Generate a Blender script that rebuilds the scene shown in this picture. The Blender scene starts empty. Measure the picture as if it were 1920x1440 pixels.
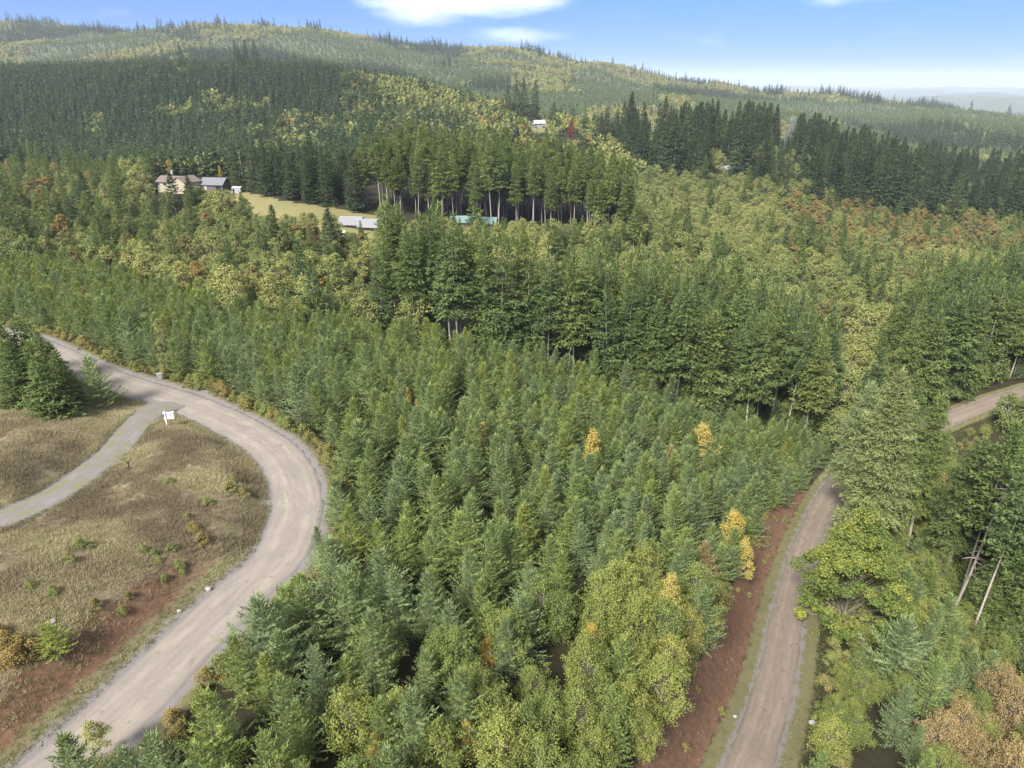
import bpy, math, random
import numpy as np
from math import radians, sin, cos, pi

rng = np.random.default_rng(7)
random.seed(7)
SC = bpy.context.scene
COL = SC.collection

# ------------------------------------------------------------------ camera
F, CU, CV = 1321.0, 960.0, 720.0            # lens of the drone in photograph pixels
PITCH = math.atan(565.0 / F)
CAMZ = 40.0
SP, CP = sin(PITCH), cos(PITCH)
cd = bpy.data.cameras.new('camera'); cam = bpy.data.objects.new('camera', cd); COL.objects.link(cam)
cam.location = (0, 0, CAMZ); cam.rotation_euler = (pi / 2 - PITCH, 0, 0)
cd.sensor_width = 36.0; cd.lens = 36.0 * F / 1920.0
cd.clip_start = 0.5; cd.clip_end = 80000.0
SC.camera = cam

# ------------------------------------------------------------------ light
SUN_AZ, SUN_EL = radians(-150), radians(44)     # azimuth clockwise from +Y: behind the left shoulder
W = bpy.data.worlds.new('World'); SC.world = W; W.use_nodes = True
nt = W.node_tree; nt.nodes.clear()
def N(tree, kind, **kw):
    n = tree.nodes.new(kind)
    for k, v in kw.items():
        if k.startswith('i_'):
            n.inputs[k[2:]].default_value = v
        elif k.startswith('n'):
            n.inputs[int(k[1:])].default_value = v
        else:
            setattr(n, k, v)
    return n
def math_node(tree, op, a, b=None, c=None, clamp=False):
    n = tree.nodes.new('ShaderNodeMath'); n.operation = op; n.use_clamp = clamp
    for i, x in enumerate((a, b, c)):
        if x is None: continue
        if isinstance(x, (int, float)): n.inputs[i].default_value = x
        else: tree.links.new(x, n.inputs[i])
    return n.outputs[0]
def mix_rgb(tree, f, a, b, blend='MIX'):
    n = tree.nodes.new('ShaderNodeMix'); n.data_type = 'RGBA'; n.blend_type = blend
    for sock, x in ((n.inputs[0], f), (n.inputs[6], a), (n.inputs[7], b)):
        if isinstance(x, (int, float)): sock.default_value = x
        elif isinstance(x, (tuple, list)): sock.default_value = (*x[:3], 1)
        else: tree.links.new(x, sock)
    return n.outputs[2]

sky = N(nt, 'ShaderNodeTexSky', sky_type='NISHITA', sun_disc=False, sun_elevation=SUN_EL,
        sun_rotation=SUN_AZ, altitude=400.0, air_density=1.0, dust_density=0.15, ozone_density=4.0)
tc = N(nt, 'ShaderNodeTexCoord')
sep = N(nt, 'ShaderNodeSeparateXYZ'); nt.links.new(tc.outputs['Generated'], sep.inputs[0])
az = math_node(nt, 'ARCTAN2', sep.outputs[0], sep.outputs[1])
el = math_node(nt, 'ARCSINE', sep.outputs[2])
# stretched coordinates for streaky cloud
cmb = N(nt, 'ShaderNodeCombineXYZ'); nt.links.new(az, cmb.inputs[0])
nt.links.new(math_node(nt, 'MULTIPLY', el, 3.4), cmb.inputs[1])
cn = N(nt, 'ShaderNodeTexNoise', i_Scale=9.0, i_Detail=8.0, i_Roughness=0.56); nt.links.new(cmb.outputs[0], cn.inputs['Vector'])
cn2 = N(nt, 'ShaderNodeTexNoise', i_Scale=2.6, i_Detail=4.0, i_Roughness=0.5); nt.links.new(cmb.outputs[0], cn2.inputs['Vector'])
def blob(a0, e0, ra, re, soft=1.0):
    dx = math_node(nt, 'DIVIDE', math_node(nt, 'SUBTRACT', az, radians(a0)), radians(ra))
    dy = math_node(nt, 'DIVIDE', math_node(nt, 'SUBTRACT', el, radians(e0)), radians(re))
    d = math_node(nt, 'ADD', math_node(nt, 'MULTIPLY', dx, dx), math_node(nt, 'MULTIPLY', dy, dy))
    return math_node(nt, 'SUBTRACT', 1.0, d, clamp=True)
cl = math_node(nt, 'MULTIPLY', blob(-3.4, 6.4, 10.5, 2.6), 0.95)
for b_, k_ in ((blob(-18, 6.8, 9, 1.6), 0.30), (blob(0.5, 3.2, 5.5, 0.75), 0.42), (blob(23.5, 5.2, 4.6, 0.8), 0.40), (blob(-6, 4.6, 5.0, 1.2), 0.5)):
    cl = math_node(nt, 'MAXIMUM', cl, math_node(nt, 'MULTIPLY', b_, k_))
cl = math_node(nt, 'ADD', cl, math_node(nt, 'MULTIPLY', math_node(nt, 'SUBTRACT', cn.outputs[0], 0.5), 1.25))
# unseen cloud overhead and behind the camera, thickened to whiten the fill light
ov = math_node(nt, 'MULTIPLY', math_node(nt, 'SUBTRACT', cn2.outputs[0], 0.29), 3.6)
hi = math_node(nt, 'MULTIPLY', math_node(nt, 'SUBTRACT', el, radians(9.0)), 6.0, clamp=True)
cl = math_node(nt, 'ADD', cl, math_node(nt, 'MULTIPLY', ov, hi))
mr = N(nt, 'ShaderNodeMapRange', interpolation_type='SMOOTHSTEP'); nt.links.new(cl, mr.inputs[0])
mr.inputs[1].default_value = 0.04; mr.inputs[2].default_value = 1.05
lowk = math_node(nt, 'DIVIDE', el, radians(9.0), clamp=True)
tint = mix_rgb(nt, 1.0, sky.outputs[0], mix_rgb(nt, lowk, (0.105, 0.185, 0.40), (0.175, 0.285, 0.60)), 'MULTIPLY')
skyc = mix_rgb(nt, math_node(nt, 'MULTIPLY', mr.outputs[0], 0.9), tint, (5.9, 6.0, 6.2))
bg = N(nt, 'ShaderNodeBackground'); bg.inputs[1].default_value = 0.105
nt.links.new(skyc, bg.inputs[0])
wo = N(nt, 'ShaderNodeOutputWorld'); nt.links.new(bg.outputs[0], wo.inputs[0])

sd = bpy.data.lights.new('sun', 'SUN'); sun = bpy.data.objects.new('sun', sd); COL.objects.link(sun)
sd.energy = 4.7; sd.angle = radians(13.0); sd.color = (1.0, 0.96, 0.90)
sun.rotation_euler = (pi / 2 - SUN_EL, 0, -SUN_AZ + pi)
sun.location = (0, 0, 300)

vs = SC.view_settings
vs.view_transform = 'Standard'; vs.look = 'None'; vs.gamma = 1.0; vs.use_curve_mapping = False
vs.exposure = 1.45
cy = SC.cycles
cy.max_bounces = 5; cy.diffuse_bounces = 3; cy.glossy_bounces = 1; cy.transmission_bounces = 3
cy.transparent_max_bounces = 4; cy.volume_bounces = 1
cy.use_adaptive_sampling = True; cy.adaptive_threshold = 0.01
cy.use_denoising = True
try: cy.denoiser = 'OPENIMAGEDENOISE'; cy.denoising_input_passes = 'RGB_ALBEDO_NORMAL'; cy.denoising_prefilter = 'NONE'
except Exception: pass
cy.caustics_reflective = False; cy.caustics_refractive = False

# ------------------------------------------------------------------ object helpers
def new_mesh(name, verts, faces, mat=None, attrs=None, smooth=False):
    """verts (n,3) array, faces list or (m,k) array"""
    me = bpy.data.meshes.new(name)
    v = np.asarray(verts, np.float32).reshape(-1, 3)
    if isinstance(faces, np.ndarray):
        k = faces.shape[1]; m = len(faces)
        me.vertices.add(len(v)); me.vertices.foreach_set('co', v.ravel())
        me.loops.add(m * k); me.loops.foreach_set('vertex_index', faces.astype(np.int32).ravel())
        me.polygons.add(m); me.polygons.foreach_set('loop_start', np.arange(0, m * k, k, dtype=np.int32))
        me.update(calc_edges=True)
    else:
        me.from_pydata([tuple(p) for p in v.tolist()], [], faces)
    for an, arr in (attrs or {}).items():
        a = me.attributes.new(an, 'FLOAT', 'POINT'); a.data.foreach_set('value', np.asarray(arr, np.float32).ravel())
    if mat:
        for m_ in (mat if isinstance(mat, (list, tuple)) else [mat]): me.materials.append(m_)
    if smooth:
        me.polygons.foreach_set('use_smooth', np.ones(len(me.polygons), bool))
    return me
def link(name, data, parent=None, loc=(0, 0, 0), rz=0.0, sc=1.0):
    o = bpy.data.objects.new(name, data); COL.objects.link(o)
    o.location = loc
    if rz: o.rotation_euler = (0, 0, rz)
    if sc != 1.0: o.scale = (sc, sc, sc) if isinstance(sc, (int, float)) else sc
    if parent: o.parent = parent
    return o
def tag(o, label=None, cat=None, group=None, kind=None):
    if label: o['label'] = label
    if cat: o['category'] = cat
    if group: o['group'] = group
    if kind: o['kind'] = kind
    return o
def thing(name, label, cat, loc=(0, 0, 0), rz=0.0, group=None):
    return tag(link(name, None, None, loc, rz), label, cat, group)

class Geo:
    """collects shapes into one mesh"""
    def __init__(s): s.v = []; s.f = []
    def add(s, vs_, fs_):
        n = len(s.v); s.v += [tuple(p) for p in vs_]; s.f += [tuple(i + n for i in f) for f in fs_]
    def box(s, c, d, rz=0.0):
        x, y, z = (q / 2 for q in d); ca, sa = cos(rz), sin(rz)
        P = []
        for i in (-1, 1):
            for j in (-1, 1):
                for k in (-1, 1):
                    a, b = i * x, j * y
                    P.append((c[0] + a * ca - b * sa, c[1] + a * sa + b * ca, c[2] + k * z))
        s.add(P, [(0, 1, 3, 2), (4, 6, 7, 5), (0, 4, 5, 1), (2, 3, 7, 6), (0, 2, 6, 4), (1, 5, 7, 3)]); return s
    def tube(s, pts, rad, n=6, cap=True):
        pts = [np.array(p, float) for p in pts]
        if isinstance(rad, (int, float)): rad = [rad] * len(pts)
        V = []
        for i, p in enumerate(pts):
            d = pts[min(i + 1, len(pts) - 1)] - pts[max(i - 1, 0)]; d /= (np.linalg.norm(d) + 1e-9)
            up = np.array((0, 0, 1.0)) if abs(d[2]) < 0.9 else np.array((1.0, 0, 0))
            a = np.cross(d, up); a /= np.linalg.norm(a); b = np.cross(d, a)
            for k in range(n):
                t = 2 * pi * k / n; V.append(p + rad[i] * (a * cos(t) + b * sin(t)))
        Fc = []
        for i in range(len(pts) - 1):
            for k in range(n):
                q = (k + 1) % n
                Fc.append((i * n + k, i * n + q, (i + 1) * n + q, (i + 1) * n + k))
        if cap:
            Fc.append(tuple(range(n - 1, -1, -1))); Fc.append(tuple(range((len(pts) - 1) * n, len(pts) * n)))
        s.add(V, Fc); return s
    def mesh(s, name, mat, smooth=False): return new_mesh(name, s.v, s.f, mat, smooth=smooth)
    def obj(s, name, mat, parent=None, smooth=False, **kw): return link(name, s.mesh(name, mat, smooth), parent, **kw)

# ------------------------------------------------------------------ noise
_perm = np.random.default_rng(3).random((256, 256)).astype(np.float64)
def vnoise(x, y):
    xi = np.floor(x).astype(int); yi = np.floor(y).astype(int)
    fx = x - xi; fy = y - yi
    fx = fx * fx * (3 - 2 * fx); fy = fy * fy * (3 - 2 * fy)
    g = lambda i, j: _perm[i & 255, j & 255]
    return (g(xi, yi) * (1 - fx) + g(xi + 1, yi) * fx) * (1 - fy) + (g(xi, yi + 1) * (1 - fx) + g(xi + 1, yi + 1) * fx) * fy
def fbm(x, y, o=4):
    s = 0; a = 0.5
    for k in range(o):
        s = s + a * vnoise(x * 2 ** k + 17.3 * k, y * 2 ** k - 9.1 * k); a *= 0.5
    return s / (1 - 0.5 ** o)

# ------------------------------------------------------------------ the lie of the land
def ray(u, v):
    b = (CV - v) / F
    return np.array(((u - CU) / F, CP + b * SP, -SP + b * CP))
def at_t(u, v, t): return np.array((0, 0, CAMZ)) + ray(u, v) * t
def at_drop(u, v, D): r = ray(u, v); return at_t(u, v, D / -r[2])
def project(x, y, z):
    z = z - CAMZ
    d = y * CP - z * SP; up = y * SP + z * CP
    d = np.maximum(d, 0.1)
    return CU + F * x / d, CV - F * up / d, d

LROAD = [(-150, 1640, 40.2), (0, 1525, 40.1), (110, 1440, 40), (260, 1300, 40), (347, 1212, 40), (452, 1110, 40), (520, 1050, 40), (545, 1000, 40),
         (558, 950, 40), (553, 905, 40), (530, 858, 40), (490, 824, 40), (430, 790, 40), (370, 763, 40), (300, 739, 39.8),
         (235, 719, 39.5), (170, 696, 39), (120, 671, 38.4), (80, 653, 38), (40, 638, 37.6), (-60, 618, 37), (-200, 600, 36.5)]
RROAD = [(1330, 1640, 55), (1370, 1530, 55.6), (1402, 1440, 56.5), (1451, 1293, 59.5), (1482, 1127, 63.5), (1510, 1027, 66.5), (1538, 960, 69),
         (1564, 915, 70), (1605, 872, 70), (1680, 828, 69), (1760, 793, 67.5), (1870, 751, 65.5), (1990, 718, 64), (2150, 690, 62)]
DRIVE = [(365, 740, 40.08), (325, 752, 39.95), (292, 765, 39.65), (262, 787, 39.2), (213, 845, 38.4), (168, 880, 38), (125, 913, 37.6), (63, 947, 37.3), (-30, 985, 37), (-160, 1030, 36.8)]
def spline(pts, step=0.6):
    P = np.array([at_drop(*p) for p in pts])
    out = []
    for i in range(len(P) - 1):
        p0, p1, p2, p3 = P[max(i - 1, 0)], P[i], P[i + 1], P[min(i + 2, len(P) - 1)]
        n = max(2, int(np.linalg.norm(p2 - p1) / step))
        for t in np.arange(n) / n:
            out.append(0.5 * (2 * p1 + (p2 - p0) * t + (2 * p0 - 5 * p1 + 4 * p2 - p3) * t ** 2 + (3 * p1 - p0 - 3 * p2 + p3) * t ** 3))
    out.append(P[-1])
    out = np.array(out)
    for k in range(6):                                   # even out the kinks
        out[1:-1] = 0.25 * out[:-2] + 0.5 * out[1:-1] + 0.25 * out[2:]
    return out
SL, SR, SDV = spline(LROAD), spline(RROAD), spline(DRIVE)
LW, RW, DW = 2.60, 2.0, 1.85

G = []                                                   # ground control points: x, y, z
for p in LROAD + RROAD + DRIVE: G.append(at_drop(*p))
for x, y, D in [(-20, 30, 41.5), (0, 18, 45), (0, 35, 46), (0, 60, 47), (0, 90, 48.5), (0, 125, 51), (-16, 126, 47.5), (-40, 108, 43), (-18, 92, 43), (12, 45, 50),
                (18, 60, 52.5), (24, 74, 56), (32, 90, 61), (44, 106, 66), (60, 125, 70), (60, 140, 70.5), (30, 45, 58), (40, 55, 61.5), (46, 70, 66), (56, 85, 70),
                (70, 70, 72), (76, 100, 75), (100, 100, 78), (34, 22, 59), (62, 30, 66), (120, 110, 76), (110, 60, 80), (-14, 60, 42), (-12, 45, 43), (-22, 15, 42),
                (-36, 28, 38), (-60, 40, 35.5), (-75, 60, 35.5), (-70, 85, 36), (-100, 100, 35), (-48, 62, 36.6), (-36, 74, 38.2), (-40, 48, 35.4), (-34, 60, 37.4), (-33, 42, 37.2),
                (-100, 60, 34.5), (-120, 120, 36), (-2, 152, 53.5), (-32, 158, 51), (19, 148, 58), (58, 160, 68.5), (78, 163, 72), (129, 170, 66), (100, 150, 66),
                (-60, 122, 43), (-90, 140, 44), (-88, 172, 49), (-40, 140, 47), (-130, 170, 46)]:
    G.append(np.array((x, y, CAMZ - D)))
for u, v, t, hc in [(300, 430, 220, 10), (300, 375, 270, 11), (100, 400, 240, 11), (0, 430, 200, 10), (0, 340, 290, 12), (340, 350, 290, 0), (400, 355, 292, 0), (470, 372, 278, 0),
                    (560, 402, 255, 0), (675, 428, 250, 0), (640, 440, 240, 0), (720, 455, 230, 0), (500, 455, 205, 10), (890, 440, 245, 0), (800, 405, 270, 0), (950, 418, 270, 0), (1100, 425, 275, 0),
                    (1300, 400, 330, 11), (1250, 280, 480, 12), (1370, 322, 450, 0), (1500, 450, 270, 12), (1700, 550, 220, 13), (1850, 520, 235, 13), (1200, 470, 230, 12),
                    (1400, 200, 560, 34), (1250, 200, 560, 32), (1700, 275, 500, 32), (1900, 305, 480, 32), (1650, 400, 380, 12), (1850, 430, 340, 14), (2050, 420, 380, 14),
                    (0, 300, 350, 13), (0, 200, 560, 17), (0, 112, 800, 18), (300, 300, 380, 13), (300, 200, 580, 17), (300, 105, 800, 18), (600, 270, 420, 15), (600, 165, 620, 17), (600, 108, 770, 18),
                    (750, 140, 680, 12), (900, 187, 620, 12), (800, 220, 500, 14), (1000, 237, 590, 0), (960, 213, 640, 0), (1100, 232, 520, 14), (-200, 300, 350, 13), (-200, 110, 820, 18),
                    (0, 100, 1500, 15), (300, 100, 1400, 15), (0, 45, 2100, 20), (-250, 45, 2100, 20), (400, 38, 1900, 20), (250, 55, 2000, 15), (560, 44, 2000, 15), (700, 72, 2100, 15), (900, 92, 2100, 15),
                    (1000, 97, 2100, 15), (1200, 127, 2200, 30), (1400, 157, 2400, 46), (1550, 172, 2600, 46), (1800, 203, 2600, 46), (1950, 220, 2600, 46), (2200, 235, 2600, 46),
                    (800, 150, 1300, 15), (1000, 150, 1450, 15), (1200, 180, 1300, 12), (700, 112, 1500, 12), (1500, 222, 1250, 10), (1350, 185, 1700, 10), (1700, 255, 1100, 10), (1900, 275, 1000, 12), (1600, 190, 1800, 10), (1750, 215, 1700, 12)]:
    p = at_t(u, v, t); p[2] -= hc; G.append(p)
for u, t, D in [(0, 1050, 8), (300, 1050, 5), (600, 1000, 20), (-200, 1050, 8), (900, 900, 58), (1300, 900, 88), (1100, 850, 66), (1700, 780, 100), (1950, 760, 100),
                (0, 3200, 40), (500, 3200, 40), (1000, 3400, 110), (1500, 4200, 230), (1900, 4200, 240), (0, 6000, 150), (960, 6500, 200), (1500, 7500, 190), (1900, 6500, 170), (1780, 6000, 165),
                (1600, 10500, 175), (1920, 10500, 165), (960, 11000, 170), (0, 11000, 150), (1920, 16000, 130), (1500, 16000, 110), (960, 16000, 150), (0, 16000, 150), (2500, 5000, 200), (-600, 5000, 100),
                (-700, 1800, -90), (-700, 800, -5), (2600, 1500, 110), (2600, 500, 90), (960, 24000, 200), (1920, 24000, 200), (0, 24000, 200)]:
    G.append(np.array(((u - CU) / F * t, t / CP * 0.98, CAMZ - D)))
G = np.array(G)
LZ = 1.35
def warp(x, y):
    y = np.maximum(y, 6.0); r = np.maximum(np.hypot(x, y), 16.0)
    return np.stack((np.arctan2(x, y), np.log(r) / LZ), -1)
Q = warp(G[:, 0], G[:, 1])
def tps_phi(d2): return 0.5 * d2 * np.log(d2 + 1e-12)
nG = len(G)
A = np.zeros((nG + 3, nG + 3))
A[:nG, :nG] = tps_phi(((Q[:, None] - Q[None]) ** 2).sum(-1)) + np.eye(nG) * 2e-5
A[:nG, nG] = 1; A[:nG, nG + 1:] = Q; A[nG, :nG] = 1; A[nG + 1:, :nG] = Q.T
WT = np.linalg.solve(A, np.concatenate((G[:, 2], np.zeros(3))))
def base_h(x, y):
    sh = np.shape(x); x = np.ravel(np.asarray(x, float)); y = np.ravel(np.asarray(y, float))
    out = np.empty(len(x))
    for i in range(0, len(x), 20000):
        q = warp(x[i:i + 20000], y[i:i + 20000])
        out[i:i + 20000] = tps_phi(((q[:, None] - Q[None]) ** 2).sum(-1)) @ WT[:nG] + WT[nG] + q @ WT[nG + 1:]
    return out.reshape(sh)
def road_dist(S, x, y):
    """distance to a road centre line, its height there, and the side (+ = left of travel)"""
    x = np.ravel(x); y = np.ravel(y)
    d = np.full(len(x), 1e9); z = np.zeros(len(x)); s = np.zeros(len(x))
    T = np.gradient(S[:, :2], axis=0)
    lo = S[:, :2].min(0) - 30; hi = S[:, :2].max(0) + 30
    m = np.where((x > lo[0]) & (x < hi[0]) & (y > lo[1]) & (y < hi[1]))[0]
    for i in range(0, len(m), 20000):
        k = m[i:i + 20000]
        dx = x[k][:, None] - S[:, 0]; dy = y[k][:, None] - S[:, 1]
        D2 = dx * dx + dy * dy; j = D2.argmin(1)
        d[k] = np.sqrt(D2[np.arange(len(k)), j]); z[k] = S[j, 2]
        s[k] = T[j, 0] * dy[np.arange(len(k)), j] - T[j, 1] * dx[np.arange(len(k)), j]
    return d, z, s
def sstep(a, b, x): t = np.clip((x - a) / (b - a), 0, 1); return t * t * (3 - 2 * t)
def land(x, y, full=False):
    sh = np.shape(x); x = np.ravel(np.asarray(x, float)); y = np.ravel(np.asarray(y, float))
    h = base_h(x, y)
    r = np.hypot(x, y)
    rough = fbm(x * 0.11, y * 0.11, 4) - 0.5
    h = h + rough * 1.1 * sstep(15, 60, r) + (fbm(x * 0.6, y * 0.6, 3) - 0.5) * 0.28
    h = h + (fbm(x * 0.0045 + 5, y * 0.0045, 4) - 0.5) * 62 * sstep(900, 1700, r) + (fbm(x * 0.0009 + 5, y * 0.0009, 4) - 0.5) * 150 * sstep(3500, 6500, r)
    dl, zl, sl = road_dist(SL, x, y); dr, zr, sr = road_dist(SR, x, y); dv, zv, sv = road_dist(SDV, x, y)
    k = 1 - sstep(DW + 0.2, DW + 4.0, dv); h = h * (1 - k) + zv * k
    k = 1 - sstep(LW + 0.5, LW + 4.5, dl); h = h * (1 - k) + zl * k
    wr = np.where(sr > 0, 4.2, 6.0)
    k = 1 - sstep(RW + 0.9, RW + 0.9 + wr, dr); h = h * (1 - k) + zr * k
    cut = np.maximum.reduce([1 - sstep(LW - 0.4, LW + 0.25, dl), 1 - sstep(RW - 0.4, RW + 0.25, dr), 1 - sstep(DW - 0.4, DW + 0.25, dv)])
    h = h - 0.16 * cut
    if full: return h.reshape(sh), dl, sl, dr, sr, dv, sv
    return h.reshape(sh)
def in_poly(u, v, P):
    P = np.array(P, float); u = np.asarray(u); v = np.asarray(v); c = np.zeros(u.shape, bool)
    j = len(P) - 1
    for i in range(len(P)):
        xi, yi = P[i]; xj, yj = P[j]
        m = ((yi > v) != (yj > v)) & (u < (xj - xi) * (v - yi) / (yj - yi + 1e-12) + xi)
        c ^= m; j = i
    return c

# ------------------------------------------------------------------ materials
def mat_new(name):
    m = bpy.data.materials.new(name); m.use_nodes = True
    t = m.node_tree; t.nodes.clear()
    out = t.nodes.new('ShaderNodeOutputMaterial')
    return m, t, out
def simple(name, col, rough=0.7, spec=0.3, var=0.12, scale=3.0, metal=0.0, bump=0.0):
    m, t, out = mat_new(name)
    p = N(t, 'ShaderNodeBsdfPrincipled', i_Roughness=rough, i_Metallic=metal); p.inputs['Specular IOR Level'].default_value = spec
    n = N(t, 'ShaderNodeTexNoise', i_Scale=scale, i_Detail=5.0)
    c = N(t, 'ShaderNodeTexCoord'); t.links.new(c.outputs['Object'], n.inputs['Vector'])
    a = tuple(x * (1 - var * 1.6) for x in col); b = tuple(min(1, x * (1 + var * 1.6)) for x in col)
    t.links.new(mix_rgb(t, n.outputs[0], a, b), p.inputs['Base Color'])
    if bump:
        bn = N(t, 'ShaderNodeBump', i_Strength=bump); t.links.new(n.outputs[0], bn.inputs['Height']); t.links.new(bn.outputs[0], p.inputs['Normal'])
    t.links.new(p.outputs[0], out.inputs[0]); return m
def foliage(name, stops, trans=0.34, rough=0.75, spec=0.12, vary=0.55, hue=0.4):
    """leaf colour runs along the stops by the plant's own tint; each twig or leaf differs a little"""
    m, t, out = mat_new(name)
    a = N(t, 'ShaderNodeAttribute', attribute_type='INSTANCER', attribute_name='tint')
    oi = N(t, 'ShaderNodeObjectInfo')
    sh = N(t, 'ShaderNodeAttribute', attribute_type='GEOMETRY', attribute_name='shade')
    cr = N(t, 'ShaderNodeValToRGB'); e = cr.color_ramp.elements
    while len(e) < len(stops): e.new(0.5)
    for i, c in enumerate(stops): e[i].position = i / max(1, len(stops) - 1); e[i].color = (*c, 1)
    f = math_node(t, 'ADD', a.outputs['Fac'], math_node(t, 'MULTIPLY', math_node(t, 'SUBTRACT', sh.outputs['Fac'], 0.5), hue), clamp=True)
    t.links.new(f, cr.inputs[0])
    br = math_node(t, 'ADD', 1.0 - vary / 2 - 0.09, math_node(t, 'ADD', math_node(t, 'MULTIPLY', sh.outputs['Fac'], vary), math_node(t, 'MULTIPLY', oi.outputs['Random'], 0.18)))
    cc = N(t, 'ShaderNodeVectorMath', operation='SCALE'); t.links.new(cr.outputs[0], cc.inputs[0]); t.links.new(br, cc.inputs['Scale'])
    p = N(t, 'ShaderNodeBsdfPrincipled', i_Roughness=rough); p.inputs['Specular IOR Level'].default_value = spec
    t.links.new(cc.outputs[0], p.inputs['Base Color'])
    tr = N(t, 'ShaderNodeBsdfTranslucent'); t.links.new(mix_rgb(t, 1.0, cc.outputs[0], (1.15, 1.1, 0.6), 'MULTIPLY'), tr.inputs[0])
    mx = N(t, 'ShaderNodeMixShader'); mx.inputs[0].default_value = trans
    t.links.new(p.outputs[0], mx.inputs[1]); t.links.new(tr.outputs[0], mx.inputs[2]); t.links.new(mx.outputs[0], out.inputs[0])
    return m

M = {}
M['fir'] = foliage('fir_needles', [(0.148, 0.194, 0.092), (0.158, 0.208, 0.064), (0.205, 0.230, 0.052)])
M['tallfir'] = foliage('old_fir_needles', [(0.080, 0.122, 0.050), (0.112, 0.152, 0.046), (0.160, 0.190, 0.055)])
M['lightfir'] = foliage('light_fir_needles', [(0.175, 0.215, 0.095), (0.200, 0.225, 0.085)])
M['darkfir'] = foliage('dark_fir_needles', [(0.044, 0.070, 0.036), (0.066, 0.094, 0.040), (0.120, 0.145, 0.052)])
M['alder'] = foliage('alder_leaves', [(0.128, 0.162, 0.054), (0.188, 0.205, 0.068), (0.238, 0.235, 0.084)], hue=0.25, vary=0.4)
M['sapling'] = foliage('alder_sapling_leaves', [(0.135, 0.175, 0.050), (0.200, 0.220, 0.056), (0.285, 0.265, 0.070)])
M['maple'] = foliage('maple_leaves', [(0.115, 0.122, 0.046), (0.175, 0.142, 0.052), (0.250, 0.160, 0.048)])
M['greenmaple'] = foliage('green_maple_leaves', [(0.100, 0.150, 0.040), (0.180, 0.205, 0.045), (0.330, 0.235, 0.036)], hue=0.9)
M['gold'] = foliage('gold_leaves', [(0.330, 0.285, 0.085), (0.370, 0.265, 0.062), (0.340, 0.170, 0.040)], hue=0.3)
M['red'] = foliage('red_leaves', [(0.17, 0.022, 0.035), (0.15, 0.018, 0.032)])
M['rust'] = foliage('rust_leaves', [(0.180, 0.160, 0.075), (0.235, 0.185, 0.085), (0.270, 0.205, 0.095)])
M['bramble'] = foliage('bramble_leaves', [(0.150, 0.190, 0.055), (0.185, 0.185, 0.065), (0.240, 0.175, 0.065)], hue=0.9)
M['dry'] = foliage('dry_grass_blades', [(0.137, 0.111, 0.073), (0.236, 0.203, 0.118), (0.313, 0.282, 0.161)], trans=0.2, hue=0.35, vary=0.3)
M['greengrass'] = foliage('green_grass_blades', [(0.098, 0.119, 0.034), (0.140, 0.140, 0.047)], trans=0.2)
M['bark'] = simple('fir_bark', (0.17, 0.14, 0.12), 0.9, 0.1, 0.35, 4.0)
M['palebark'] = simple('pale_bark', (0.27, 0.24, 0.21), 0.9, 0.1, 0.3, 3.0)
M['deadwood'] = simple('dead_wood', (0.20, 0.17, 0.15), 0.9, 0.1, 0.3, 3.0)

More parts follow.
